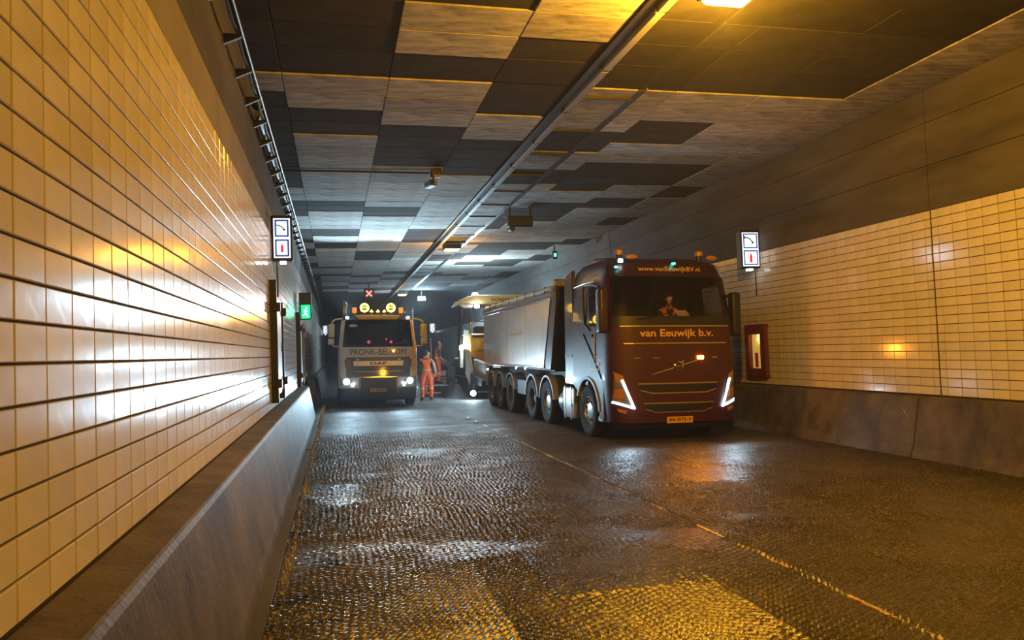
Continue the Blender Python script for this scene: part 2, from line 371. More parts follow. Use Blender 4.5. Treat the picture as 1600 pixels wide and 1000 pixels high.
# barriers at the foot of both walls
def barrier(name, prof, y_a, y_b, label):
    mb = MB(); mb.prism(prof, 'y', y_a, y_b); return mb
bl = empty('baseboard_left', label='sloped concrete barrier at the foot of the left tiled wall', kind='structure')
PL = [(XL, -.1), (XL, .892), (-.72, .862), (-.70, .83), (-.575, .16), (-.56, .10), (-.54, -.1)]
for a, b_ in ((-20, 1.2), (1.215, 20.4), (25.2, 46), (46.02, 70), (70.02, Y1)):
    mb = MB(); mb.prism(PL, 'y', a, b_); mb.build('barrier_segment', M_barr, bl, bevel=.008)
mb = MB(); mb.box(-.56, -.455, Y0, 13.3, -.1, zr(-.5) + .022); mb.box(-.56, -.455, 13.42, 75, -.1, zr(-.5) + .022); mb.build('gutter_strip', M_concd, bl, bevel=.006)
br = empty('baseboard_right', label='concrete barrier at the foot of the right tiled wall', kind='structure')
PR = [(XR + .012, -.6), (XR + .012, .722), (8.40, .70), (8.385, .67), (8.25, -.02), (8.18, -.17), (8.16, -.6)]
for a, b_ in ((-20, 3.31), (3.33, 9.30), (9.32, 15.3), (15.32, 21.3), (21.32, 27.3), (27.32, Y1)):
    mb = MB(); mb.prism(PR, 'y', a, b_); mb.build('barrier_segment', M_barr, br, bevel=.008)
mb = MB(); mb.box(XR - .03, XR + .1, Y0, Y1, .715, .738); mb.build('ledge_shadow_strip', M_grout, br)  # dark strip in the grout colour stands for the shadow of the ledge
# chalk cross on the right barrier
M_chalk = mat('chalk', (.55, .42, .25), .9)
mb = MB()
for a, b_ in (((9.62, .55), (9.47, .38)), ((9.66, .40), (9.52, .50))):
    for t in (0,):
        def fx(z): return 8.385 - (.67 - z) / .69 * .135 - .004
        w2 = .006
        mb.add([(fx(a[1]), a[0] - w2, a[1]), (fx(a[1]), a[0] + w2, a[1]), (fx(b_[1]), b_[0] + w2, b_[1]), (fx(b_[1]), b_[0] - w2, b_[1])], [(0, 1, 2, 3)])
mb.build('chalk_mark', M_chalk, br)

# ------------------------------------------------------------------ setting: ceiling with its boards
mb = MB(); mb.box(XL - .5, XR + .5, Y0, Y1, ZC + .05, ZC + .5)
ceil = mb.build('ceiling', M_grout); tag(ceil, 'concrete tunnel ceiling with a patchwork of light and dark boards', kind='structure')
P_ = .65
def runs(s): # list of (start,end) light stretches
    return s
LIGHT = {
    'A': [(9.53, 10.18), (16.0, 17.4), (19.3, 21.2), (23.8, 25.1), (27, 29), (31, 33)],
    'B': [(9.53, 10.83), (12.13, 14.08), (14.08, 17.33), (18.63, 21.23), (22.53, 23.83), (25.13, 30.3), (31, 33.2), (34.2, 36.2), (37, 39), (40.5, 42)],
    'C': [(7.39, 8.69), (4.1, 6.1), (9.53, 11.48), (14.08, 17.98), (19.28, 25.8), (28.38, 33.5), (35, 37), (38.2, 40), (41, 43)],
    'D': [(5.4, 8.04), (10.83, 12.13), (14.73, 21.23), (23.83, 32.2), (33.5, 35), (36.5, 40), (42, 44)],
    'S': [(9.53, 11.48), (12.78, 14.08), (15.3, 22.5), (24.4, 27), (28.3, 34), (35.5, 39)],
    'E': [(9.53, 11.48), (12.78, 14.08), (15.38, 17.98), (21.2, 23.8), (24.4, 26.5), (28.3, 33), (35, 38)],
    'F': [(9.53, 10.83), (12.13, 13.43), (15.93, 17.33), (19.9, 23.7), (27.3, 29.0), (30.3, 33.4), (35, 38)],
    'G': [(4.3, 6.1), (9.53, 13.43), (15.38, 16.7), (17.98, 23.7), (26.1, 28.4), (31, 35), (37, 40)],
    'H': [(5, 9.4), (9.53, 15.4), (16.7, 19.2), (20.5, 23), (24.4, 27), (29, 33), (36, 39)],
}
COLS = {'A': (XL, -.56), 'B': (-.56, .78), 'C': (.78, 2.15), 'D': (2.15, 3.24), 'S': (3.52, 4.25), 'E': (4.38, 4.83), 'F': (4.83, 6.17), 'G': (6.17, 7.56), 'H': (7.56, XR)}
rows_ = []
yy = 8.69
while yy > -12: rows_.append((yy - P_, yy)); yy -= P_
rows_.append((8.69, 9.505))
yy = 9.53
while yy < 70: rows_.append((yy, yy + P_)); yy += P_
rows_.sort(key=lambda r: abs(r[0] - 15))
pm = {}; rest = {True: MB(), False: MB()}; n_own = 0
cells = []
for (ya, yb) in rows_:
    for c, (xa, xb) in COLS.items():
        yc = (ya + yb) / 2
        cells.append((ya, yb, xa, xb, any(a <= yc < b for a, b in LIGHT[c])))
def vis(c): # nearest in view first: boards ahead of the camera from y = 7 on
    yc = (c[0] + c[1]) / 2; return (0 if yc > 6.6 else 1, yc)
cells.sort(key=vis)
for (ya, yb, xa, xb, lt) in cells:
    g = .004; wx, wy = xb - xa - 2 * g, yb - ya - 2 * g; th = .045 if lt else .03
    if n_own < 300 and ya > 6:
        key = (round(wx, 3), round(wy, 3), lt)
        if key not in pm:
            t_ = MB(); t_.box(-wx / 2, wx / 2, -wy / 2, wy / 2, -th, .02); me = t_.mesh('panel', bevel=.006); me.materials.append(M_plight if lt else M_pdark); pm[key] = me
        part('panel', pm[key], ceil, ((xa + xb) / 2, (ya + yb) / 2, ZC + .045 + random.uniform(-.003, .003))); n_own += 1
    else:
        rest[lt].box(xa + g, xb - g, ya + g, yb - g, ZC + .045 - th, ZC + .06)
for lt in (True, False):
    o = rest[lt].build('panel_field', M_plight if lt else M_pdark, ceil); o['kind'] = 'stuff'
# dark channel beside the middle strip and the thin joint strips across it
mb = MB(); mb.box(4.25, 4.38, 9.6, 70, ZC + .01, ZC + .06); mb.build('channel', M_dsteel, ceil)
for i in range(16):
    yy = 9.86 + 1.55 * i
    mb = MB(); mb.box(3.5, 4.27, yy - .018, yy + .018, ZC - .03, ZC + .03); mb.build('joint_strip', M_dsteel, ceil)

# ------------------------------------------------------------------ ceiling fixtures
M_duct = mat('pale_cable_duct', (.30, .29, .28), .5, var=.15, vscale=4)
d = empty('cable_duct', (0, 0, ZC), label='long pale cable duct running along the middle of the ceiling', cat='cable duct')
yy = 5.4
while yy < 68:
    mb = MB(); mb.box(3.385, 3.49, yy + .02, yy + 1.63, -.085, .03); mb.build('duct_segment', M_duct, d, bevel=.008)
    mb = MB(); mb.box(3.36, 3.52, yy - .03, yy + .02, -.07, .03); mb.build('duct_clamp', M_dsteel, d); yy += 1.65
mb = MB(); mb.box(3.25, 3.385, 5.4, 68, -.025, .03); mb.build('duct_rail', M_dsteel, d)

M_sod = mat('sodium_lens', (1, .6, .15), .4, emit=(1.0, .62, .16), es=14)
def lamp(y, label, power=P_SODIUM):
    o = empty('tunnel_lamp', (3.83, y, ZC - .04), label=label, cat='lamp', group='tunnel ceiling lamps')
    mb = MB(); mb.prism([(-.30, -.02), (.30, -.02), (.27, -.17), (-.27, -.17)], 'y', -.17, .17); mb.build('housing', M_dsteel, o, bevel=.012)
    mb = MB(); mb.prism([(-.25, -.17), (.25, -.17), (.20, -.215), (-.20, -.215)], 'y', -.13, .13); mb.build('lens', M_sod, o, bevel=.012)
    for s in (-1, 1): mb = MB(); mb.box(s * .2 - .02, s * .2 + .02, -.03, .03, -.03, .035); mb.build('bracket', M_steel, o)
    light('lamp_light', 'POINT', (0, 0, -.32), SODIUM, power, .09, o)
lamp(6.35, 'lit amber ceiling lamp nearest the camera at the top edge')
lamp(24.0, 'lit amber ceiling lamp over the gap between the two trucks', 170)
lamp(42.6, 'small far amber ceiling lamp above the white truck', 50)
lamp(-11.2, 'amber ceiling lamp behind the viewpoint', 1700)

M_white_e = mat('white_lens', (1, 1, 1), .3, emit=(.82, .93, 1), es=8)
o = empty('ceiling_floodlight', (4.9, 42.3, 4.72), label='small white floodlight hanging from the far ceiling', cat='floodlight')
mb = MB(); mb.box(-.24, .24, .0, .18, -.12, .14); mb.build('housing', M_dsteel, o, bevel=.015)
mb = MB(); mb.box(-.20, .20, -.02, .0, -.09, .11); mb.build('lens', M_white_e, o)
mb = MB(); mb.box(-.03, .03, .06, .12, .14, .52); mb.build('bracket', M_dsteel, o)
light('floodlight_light', 'POINT', (0, -.2, -.2), WHITE, 900, .12, o)

M_red_e = mat('red_signal', (1, .05, .05), .4, emit=(1, .06, .05), es=9)
o = empty('lane_signal', (1.75, 38, 4.72), label='black lane signal showing a red cross above the white truck', cat='signal')
mb = MB(); mb.box(-.26, .26, .0, .16, -.26, .26); mb.build('housing', M_black, o, bevel=.02)
mb = MB()
for s in (1, -1): mb.box(-.19, .19, -.012, .0, -.035, .035, Matrix.Rotation(s * PI / 4, 4, 'Y'))
mb.build('red_cross', M_red_e, o)
mb = MB(); mb.box(-.03, .03, .05, .1, .26, .5); mb.build('bracket', M_dsteel, o)

o = empty('sign_box', (4.66, 18, ZC), label='black box sign seen from behind, hanging under the right ceiling boards', cat='sign')
mb = MB(); mb.box(-.32, .32, 0, .2, -.47, -.20); mb.build('housing', M_black, o, bevel=.02)
for s in (-1, 1): mb = MB(); mb.box(s * .275 - .025, s * .275 + .025, .05, .12, -.22, .02); mb.build('hanger', M_dsteel, o)
mb = MB(); mb.cyl((-.24, -.05, -.53), (-.24, .2, -.53), .07); mb.build('camera_pod', M_black, o, smooth=True)
for pts in ([(-.35, .1, -.24), (-.40, .1, -.2), (-.37, .1, .02)], [(.33, .1, -.27), (.42, .1, -.25), (.46, .1, -.05)]): mb = MB(); mb.tube(pts, .012); mb.build('cable', M_steel, o)

o = empty('tunnel_camera', (1.98, 14.35, ZC), label='small surveillance camera on the ceiling at the end of the conduit', cat='camera')
mb = MB(); mb.box(-.06, .14, -.08, .08, -.13, .01); mb.build('junction_box', M_black, o, bevel=.01)
mb = MB(); mb.box(-.02, .13, -.12, -.08, -.15, -.10); mb.box(-.02, .13, -.12, -.08, -.105, -.1); mb.build('white_bracket', M_duct, o, bevel=.004)
mb = MB(); mb.cyl((0, .02, -.13), (-.02, .02, -.22), .02); mb.build('arm', M_black, o)
mb = MB(); mb.box(-.10, .05, -.05, .28, -.30, -.18, Matrix.Rotation(.25, 4, 'Z')); mb.build('camera_body', M_steel, o, bevel=.015)
mb = MB(); mb.cyl((-.03, -.05, -.24), (-.04, -.09, -.24), .04); mb.build('lens', M_black, o)
mb = MB(); mb.tube([(XL + .02, 14.4, ZC - .03), (.5, 14.4, ZC - .03), (1.9, 14.37, ZC - .04)], .02)
o = mb.build('conduit', M_black, smooth=True); tag(o, 'thin dark conduit crossing the ceiling from the left wall to the camera', 'conduit')

M_teal = mat('teal_led_and_glint', (.1, 1, .8), .4, emit=(.05, 1, .72), es=5)
o = empty('signal_light', (7.55, 24.6, 4.86), label='tiny teal signal light under the ceiling behind the maroon truck', cat='signal')
mb = MB(); mb.box(-.09, .09, 0, .12, -.14, .14); mb.build('housing', M_black, o, bevel=.02)
mb = MB(); mb.box(-.045, .045, -.02, 0, -.06, .06); mb.build('lens', M_teal, o, bevel=.01)
mb = MB(); mb.box(-.02, .02, .04, .08, .14, .36); mb.build('bracket', M_dsteel, o)

# cable ladder high on the left wall
o = empty('cable_ladder', (XL, 0, 4.62), label='cable run on black brackets high along the left wall', cat='cable ladder')
for i in range(46):
    yy = 5.4 + .86 * i
    mb = MB(); mb.prism([(0, -.07), (0, .03), (.16, .03), (.16, .005)], 'y', yy - .018, yy + .018); mb.build('bracket', M_black, o)
mb = MB(); mb.tube([(.165, -10, .05), (.165, 60, .05)], .012); mb.build('rail', M_steel, o)
mb = MB(); mb.tube([(.06, 9.6, .08), (.06, 60, .08)], .045, 10); mb.build('pipe', M_steel, o, smooth=True)
mb = MB(); mb.tube([(.12, -10, .06)] + [(.12, 5.4 + .86 * .5 * i, .055 + (.0 if i % 2 == 0 else -.05)) for i in range(90)], .016, 6); mb.build('cable', M_black, o, smooth=True)
mb = MB(); mb.ball((.1, 9.25, .08), .075); mb.build('end_dome', M_dsteel, o, smooth=True)

# ------------------------------------------------------------------ wall signs
M_signw = mat('sign_white', (.9, .95, 1), .3, emit=(.80, .93, 1), es=1.35)
M_signb = mat('sign_blue', (.02, .12, .5), .3, emit=(.0, .09, .55), es=.5)
M_signk = mat('sign_black_print', (.01, .01, .01), .5)
M_signr = mat('sign_red_print', (.7, .02, .03), .4, emit=(.9, .02, .05), es=.7)
def emergency_sign(loc, W, H, label, power, pole):
    """box sign, face looks along -y, origin at its lower middle"""
    o = empty('emergency_sign', loc, label=label, cat='sign', group='lit emergency signs')
    mb = MB(); mb.box(-W / 2 - .03, W / 2 + .03, .004, .19, -.05, H + .05); mb.build('housing', M_black, o, bevel=.012)
    mb = MB(); mb.box(-W / 2, W / 2, -.004, .02, 0, H); pn = mb.build('panel', M_signw, o)
    h2 = H / 2
    for k in (0, 1):
        zc_ = h2 * (k + .5); a = W / 2 - .02; b_ = h2 / 2 - .02; t = .026
        mb = MB()
        mb.box(-a, a, -.008, -.003, zc_ + b_ - t, zc_ + b_); mb.box(-a, a, -.008, -.003, zc_ - b_, zc_ - b_ + t)
        mb.box(-a, -a + t, -.008, -.003, zc_ - b_, zc_ + b_); mb.box(a - t, a, -.008, -.003, zc_ - b_, zc_ + b_)
        mb.build('blue_border', M_signb, pn)
    zc_ = h2 * 1.5; s = W / .33
    pts = []
    for i in range(9):
        a = math.radians(20 + 80 * i / 8); pts.append((-.105 * s + .17 * s * math.cos(a), zc_ - .105 * s + .17 * s * math.sin(a)))
    mb = MB()
    for i in range(8):
        (x0, z0), (x1, z1) = pts[i], pts[i + 1]; wd = .011 * s + (.012 * s if i in (0, 7) else 0)
        n = Vector((-(z1 - z0), x1 - x0)).normalized() * wd
        mb.add([(x0 - n.x, -.007, z0 - n.y), (x0 + n.x, -.007, z0 + n.y), (x1 + n.x, -.007, z1 + n.y), (x1 - n.x, -.007, z1 - n.y)], [(0, 1, 2, 3)])
    mb.build('handset_symbol', M_signk, pn)
    zc_ = h2 * .5
    mb = MB(); mb.prism([(-.024 * s, zc_ - .09 * s), (.024 * s, zc_ - .09 * s), (.024 * s, zc_ + .04 * s), (.009 * s, zc_ + .065 * s), (.009 * s, zc_ + .09 * s), (-.009 * s, zc_ + .09 * s), (-.009 * s, zc_ + .065 * s), (-.024 * s, zc_ + .04 * s)], 'y', -.008, -.005)
    mb.build('extinguisher_symbol', M_signr, pn)
    mb = MB(); mb.cyl((pole, .12, -.05), (pole, .12, -.6), .014); mb.build('conduit', M_black, o)
    mb = MB(); mb.box(-.04, .05, .02, .14, -.085, -.05); mb.build('under_lamp', M_white_e if power else M_black, o)
emergency_sign((-.76, 12.0, 3.2), .25, .62, 'lit phone and extinguisher sign on the left tiled wall', 5, -.09)
emergency_sign((8.29, 13.45, 3.14), .36, .69, 'lit phone and extinguisher sign on the right wall beside the maroon truck', 7, .16)
emergency_sign((-.72, 60, 3.4), .30, .62, 'far lit sign on the left wall beside the white truck mirror', 2, 0)
emergency_sign((8.25, 64, 3.4), .40, .69, 'far lit sign on the right wall behind the road workers', 2, .1)

M_green = mat('exit_green', (.0, .5, .15), .3, emit=(.0, .85, .25), es=1.6)
o = empty('exit_sign', (-.70, 19.5, 2.62), label='green emergency exit sign on the left wall', cat='sign')
mb = MB(); mb.box(-.16, .14, .004, .2, -.03, .66); mb.build('housing', M_black, o, bevel=.015)
mb = MB(); mb.box(-.11, .11, -.006, .01, .0, .34); pn = mb.build('panel', M_green, o)
mb = MB()
for (x0, z0, x1, z1, wd) in ((0, .22, -.01, .13, .02), (-.01, .13, .04, .09, .012), (.04, .09, .03, .03, .012), (-.01, .13, -.04, .08, .012), (-.04, .08, -.08, .07, .012), (0, .21, .05, .17, .01), (0, .21, -.05, .19, .01)):
    n = Vector((-(z1 - z0), x1 - x0)).normalized() * wd
    mb.add([(x0 - n.x, -.010, z0 - n.y), (x0 + n.x, -.010, z0 + n.y), (x1 + n.x, -.010, z1 + n.y), (x1 - n.x, -.010, z1 - n.y)], [(0, 1, 2, 3)])
mb.cyl((.012, -.011, .265), (.012, -.008, .265), .026, n=10)
mb.build('running_figure', M_signw, pn)
light('sign_light', 'POINT', (-.02, -.12, .15), (.05, 1, .4), 2.2, .1, o)

# ------------------------------------------------------------------ wall cabinets
M_redp = mat('red_cabinet_paint', (.16, .02, .015), .4, var=.15, vscale=6)
M_glow = mat('lit_cabinet_inside', (.9, .7, .3), .6, var=.3, vscale=5, emit=(1, .62, .16), es=.45)
o = empty('fire_cabinet', (XR, 13.66, .87), label='red framed fire cabinet with a glowing window in the right tiled wall', cat='cabinet')
mb = MB()
for (ya, yb, za, zb_) in ((-.38, -.20, 0, 1.08), (.23, .38, 0, 1.08), (-.20, .23, 0, .18), (-.20, .23, .88, 1.08)): mb.box(-.10, 0, ya, yb, za, zb_)
mb.build('frame', M_redp, o, bevel=.008)
mb = MB(); mb.box(-.012, 0, -.20, .23, .18, .88); mb.build('inner_panel', M_glow, o)
mb = MB(); mb.add([(-.08, -.20, .18), (-.08, .23, .18), (-.08, .23, .88), (-.08, -.20, .88)], [(0, 1, 2, 3)]); mb.build('window_pane', glass('cabinet_glass', (.9, .9, .85)), o)
mb = MB(); mb.cyl((-.03, .05, .2), (-.03, .05, .5), .035, n=10); mb.build('extinguisher', mat('extinguisher_red', (.4, .03, .02), .35), o, smooth=True)
light('cabinet_lamp', 'POINT', (-.045, -.04, .80), (1, .72, .25), 1.6, .02, o)
mb = MB(); mb.cyl((-.02, -.385, .05), (-.02, -.385, 1.0), .008); mb.build('hinge_rod', M_steel, o)

M_cab = mat('cabinet_cream', (.55, .50, .42), .4, var=.08, vscale=5)
def hose_cabinet(y0, y1, z0, z1, label):
    o = empty('hose_cabinet', (XL, y0, z0), label=label, cat='cabinet')
    w_, h_ = y1 - y0, z1 - z0
    mb = MB(); mb.box(0, .06, 0, w_, 0, h_); mb.build('body', M_cab, o, bevel=.006)
    mb = MB(); mb.box(.06, .075, .12, w_ - .12, .06, h_ - .06); dr = mb.build('door', M_cab, o, bevel=.004)
    mb = MB(); mb.box(.075, .10, w_ - .22, w_ - .19, h_ * .45, h_ * .55); mb.build('handle', M_black, dr)
    for ya in (-.05, w_ - .02):
        mb = MB(); mb.box(0, .10, ya, ya + .07, -.1, h_ + (.25 if ya < 0 else .0)); mb.build('edge_rail', M_black, o)
        for zz in (.12, h_ - .22):
            mb = MB(); mb.box(.0, .15, ya - .02, ya + .1, zz, zz + .13); mb.build('hinge_block', M_black, o, bevel=.008)
hose_cabinet(11.45, 12.75, 1.08, 2.55, 'cream wall cabinet with black edges on the left wall under the phone sign')
hose_cabinet(19.0, 20.4, 1.0, 2.5, 'wall cabinet with black edges under the green exit sign')

# ------------------------------------------------------------------ truck kit
M_nut = mat('wheel_silver', (.55, .55, .56), .3, .9)
_wm = {}
def wheel(parent, x, y, side, r=.5, wd=.30, disc=True, rim_col=None, z=None):
    """wheel standing on z=0; side -1: outer face looks to -x"""
    key = (r, wd, disc)
    if key not in _wm:
        t = MB(); t.lathe([(r * .56, wd * .42), (r * .80, wd * .5), (r * .93, wd * .47), (r, wd * .36), (r, -wd * .36), (r * .93, -wd * .47), (r * .80, -wd * .5), (r * .56, -wd * .42), (r * .56, wd * .42)], (0, 0, 0), 'x', 32)
        for k in range(24):
            a = 2 * PI * k / 24; m_ = Matrix.Rotation(a, 4, 'X')
            t.box(-wd * .34, wd * .34, -.018, .018, r - .01, r + .004, m_)
        rm = MB()
        if disc: rm.lathe([(r * .57, wd * .40), (r * .53, wd * .42), (r * .50, wd * .30), (r * .34, wd * .16), (r * .30, wd * .34), (r * .16, wd * .36), (.0, wd * .38)], (0, 0, 0), 'x', 24)
        else: rm.lathe([(r * .57, wd * .40), (r * .53, wd * .42), (r * .50, wd * .05), (r * .36, -.02), (r * .2, -.02), (r * .17, wd * .2), (0, wd * .22)], (0, 0, 0), 'x', 24)
        nt_ = MB()
        for k in range(10):
            a = 2 * PI * k / 10; c, s = r * .40 * math.cos(a), r * .40 * math.sin(a)
            nt_.cyl((wd * .20 if disc else 0, c, s), (wd * .36 if disc else .05, c, s), r * .052, n=6)
        ms = [t.mesh('tyre', smooth=True), rm.mesh('rim', smooth=True), nt_.mesh('wheel_nut')]
        for me, m_ in zip(ms, (M_rubber, M_nut if disc else mat('rim_grey', (.28, .27, .26), .5, .5), M_chrome)): me.materials.append(m_)
        _wm[key] = ms
    ms = _wm[key]
    t = part('wheel', ms[0], parent, (x, y, r if z is None else z), (0, 0, 0 if side > 0 else PI))
    part('rim', ms[1], t); part('wheel_nuts', ms[2], t)
    return t

class Cab:
    """a cab skin lofted over horizontal outlines, front at y=0 looking along -y"""
    FT = [-1, -.985, -.95, -.9, -.8, -.65, -.45, -.22, 0, .22, .45, .65, .8, .9, .95, .985, 1]
    def __init__(s, w, yf, D, n, depth, ss=(.0, .05, .44, .52, .8, 1.)):
        s.w, s.yf, s.D, s.n, s.depth, s.ss = w, yf, D, n, depth, ss
    def front(s, x, z):
        t = min(1, abs(x) / s.w(z)); return s.yf(z) + s.D * (1 - (1 - t ** s.n) ** (1 / s.n))
    def outline(s, z, depth=None):
        w_, y0 = s.w(z), s.yf(z) + s.D; dp = depth or s.depth
        pts = [(t * w_, s.front(t * w_, z)) for t in s.FT]
        pts += [(w_, y0 + (dp - y0) * q) for q in s.ss[1:]]
        pts += [(-w_, y0 + (dp - y0) * q) for q in reversed(s.ss[1:])]
        return pts
    def loft(s, levels, cls, depth=None, cap=(True, True)):
        out = {}
        rings = [[(x, y, z) for x, y in s.outline(z, depth)] for z in levels]; n = len(rings[0]); nf = len(s.FT); ns = len(s.ss) - 1
        for i in range(len(levels) - 1):
            for j in range(n):
                k = (j + 1) % n; a, b_, c, d_ = rings[i][j], rings[i][k], rings[i + 1][k], rings[i + 1][j]
                if j < nf - 1: zone = ('front', (s.FT[j] + s.FT[j + 1]) / 2)
                elif j < nf - 1 + ns: zone = ('right', j - (nf - 1))
                elif j == nf - 1 + ns: zone = ('back', 0)
                else: zone = ('left', n - 1 - j)
                key = cls((levels[i] + levels[i + 1]) / 2, zone)
                if key is None: continue
                out.setdefault(key, MB()).add([a, b_, c, d_], [(0, 1, 2, 3)])
        key0 = cls(levels[0], ('cap', 0)); key1 = cls(levels[-1], ('cap', 1))
        if cap[0]: out.setdefault(key0, MB()).add(rings[0], [tuple(range(n))])
        if cap[1]: out.setdefault(key1, MB()).add(rings[-1], [tuple(range(n))])
        return out
    def sheet(s, c, off=.015, thick=.02, n=6):
        """quad patch on the front skin from four (x,z) corners"""
        mb = MB(); vs = []; bk = []
        for i in range(n + 1):
            for j in range(n + 1):
                u, v_ = i / n, j / n
                x = (c[0][0] * (1 - u) + c[1][0] * u) * (1 - v_) + (c[3][0] * (1 - u) + c[2][0] * u) * v_
                z = (c[0][1] * (1 - u) + c[1][1] * u) * (1 - v_) + (c[3][1] * (1 - u) + c[2][1] * u) * v_
                y_ = s.front(x, z); vs.append((x, y_ - off, z)); bk.append((x, y_ - off + thick, z))
        m = n + 1; fs = [(i * m + j, (i + 1) * m + j, (i + 1) * m + j + 1, i * m + j + 1) for i in range(n) for j in range(n)]
        N_ = len(vs); fs += [tuple(q + N_ for q in reversed(f)) for f in fs]
        ed = [i * m for i in range(m)] + [n * m + j for j in range(1, m)] + [i * m + n for i in range(n - 1, -1, -1)] + [j for j in range(n - 1, 0, -1)]
        fs += [(ed[i], ed[(i + 1) % len(ed)], ed[(i + 1) % len(ed)] + N_, ed[i] + N_) for i in range(len(ed))]
        return mb.add(vs + bk, fs)
    def ribbon(s, pts, wd, off=.02, thick=.02, sub=6):
        """a raised strip that follows a polyline on the front skin"""
        mb = MB()
        for (x0, z0), (x1, z1) in zip(pts, pts[1:]):
            d_ = Vector((x1 - x0, z1 - z0)); n = Vector((-d_.y, d_.x)).normalized() * wd / 2; d_.normalize(); e = d_ * wd * .4
            x0 -= e.x; z0 -= e.y; x1 += e.x; z1 += e.y
            m_ = s.sheet([(x0 - n.x, z0 - n.y), (x1 - n.x, z1 - n.y), (x1 + n.x, z1 + n.y), (x0 + n.x, z0 + n.y)], off, thick, sub)
            mb.add(m_.v, m_.f)
        return mb
    def text(s, txt, width, height, x, z, off=.02, weight=0.):
        t = text_mb(txt, width, height, weight); t.v = [(p[0] + x, s.front(p[0] + x, p[2] + z) - off, p[2] + z) for p in t.v]; return t

def interp(tab):
    def f_(z):
        if z <= tab[0][0]: return tab[0][1]
        for (a, va), (b_, vb) in zip(tab, tab[1:]):
            if z <= b_: return va + (vb - va) * (z - a) / (b_ - a)
        return tab[-1][1]
    return f_
def panel_yz(prof, xa, xb):
    return MB().prism(prof, 'x', xa, xb)
def arch(cy, cz, r0, r1, x0, x1, a0, a1, n=16):
    mb = MB(); ring = []
    for i in range(n + 1):
        a = math.radians(a0 + (a1 - a0) * i / n); c, s_ = math.cos(a), math.sin(a)
        ring.append([(x0, cy + r0 * c, cz + r0 * s_), (x1, cy + r0 * c, cz + r0 * s_), (x1, cy + r1 * c, cz + r1 * s_), (x0, cy + r1 * c, cz + r1 * s_)])
    vs = [p for q in ring for p in q]; fs = [(i * 4 + j, i * 4 + (j + 1) % 4, i * 4 + 4 + (j + 1) % 4, i * 4 + 4 + j) for i in range(n) for j in range(4)]
    fs += [(0, 3, 2, 1), (n * 4, n * 4 + 1, n * 4 + 2, n * 4 + 3)]
    return mb.add(vs, fs)

# ------------------------------------------------------------------ maroon tractor unit
M_maroon = mat('maroon_paint', (.055, .0035, .012), .42, coat=.25, var=.1, vscale=3)
M_maroond = mat('maroon_dark', (.035, .008, .009), .35, coat=.5)
M_gold = mat('gold_lettering', (.85, .55, .09), .4)
M_trim = mat('satin_trim', (.55, .45, .34), .3, .8)
M_plate = mat('yellow_plate', (.95, .52, .03), .45)
M_ink = mat('black_ink', (.01, .01, .01), .5)
M_drl = mat('daylight_strip', (1, 1, 1), .3, emit=(.86, .97, 1), es=7)
M_amber = mat('amber_glass', (.55, .25, .03), .12, spec=.8)
M_strobe = mat('amber_strobe', (1, .4, .05), .3, emit=(1, .33, .03), es=28)
M_interior = mat('dark_interior', (.03, .028, .026), .8)
M_ws = glass('windscreen_glass', (.62, .60, .56))
M_sidegl = glass('side_glass', (.35, .36, .36))
M_lampclear = mat('lamp_clear', (.35, .36, .36), .1, .6)
M_greyfend = mat('grey_fender', (.36, .36, .37), .45)

TX, TY = 5.96, 12.25
TILT = math.atan(KR)
tr = empty('tractor_unit', (TX, TY, zr(TX)), (0, TILT, 0), 'dark maroon tractor unit with gold lettering facing the camera', 'truck')
cab = Cab(interp([(.3, 1.20), (1.1, 1.245), (2.1, 1.245), (3.0, 1.20), (3.28, 1.13), (3.4, .98)]),
          interp([(.3, .03), (.6, 0), (1.2, .02), (2.2, .05), (2.3, .07), (3.02, .24), (3.27, .36), (3.34, .55), (3.42, .95)]), .42, 3.4, 2.3)
def fh_cls(z, zone):
    k, q = zone
    if k == 'cap': return 'cab_body'
    if k == 'front':
        if 2.28 < z < 3.02 and abs(q) < .955: return 'windscreen'
        if 2.10 < z < 2.28 and abs(q) < .955: return 'wiper_panel'
        if 3.02 < z < 3.3 and abs(q) < .98: return 'sun_visor'
    if k in ('right', 'left') and q == 1 and 2.12 < z < 2.9: return 'side_window'
    return 'cab_body'
lv = [1.14, 1.3, 1.6, 1.85, 2.10, 2.13, 2.28, 2.5, 2.75, 2.89, 3.02, 3.15, 3.27, 3.34, 3.42]
for k, m_ in cab.loft(lv, fh_cls).items():
    if k == 'side_window':
        for s in (-1, 1):
            g = MB(); idx = [f for f in m_.f if m_.v[f[0]][0] * s > 0]
            for f in idx: g.add([m_.v[i] for i in f], [(0, 1, 2, 3)])
            g.build('side_window', M_sidegl, tr)
        continue
    m_.build(k, {'cab_body': M_maroon, 'windscreen': M_ws, 'wiper_panel': M_black, 'sun_visor': M_maroond}[k], tr, smooth=True)
bump_ = cab.loft([.38, .42, .5, .62, .85, 1.14], lambda z, q: 'bumper', depth=.62)
bump_['bumper'].build('bumper', M_maroon, tr, smooth=True)
# roof fairing behind the visor
mb = MB(); mb.prism([(.85, 3.36), (1.15, 3.46), (1.75, 3.52), (2.15, 3.47), (2.3, 3.3)], 'x', -.95, .95); mb.build('roof_fairing', M_maroon, tr, bevel=.06, smooth=True, seg=3)
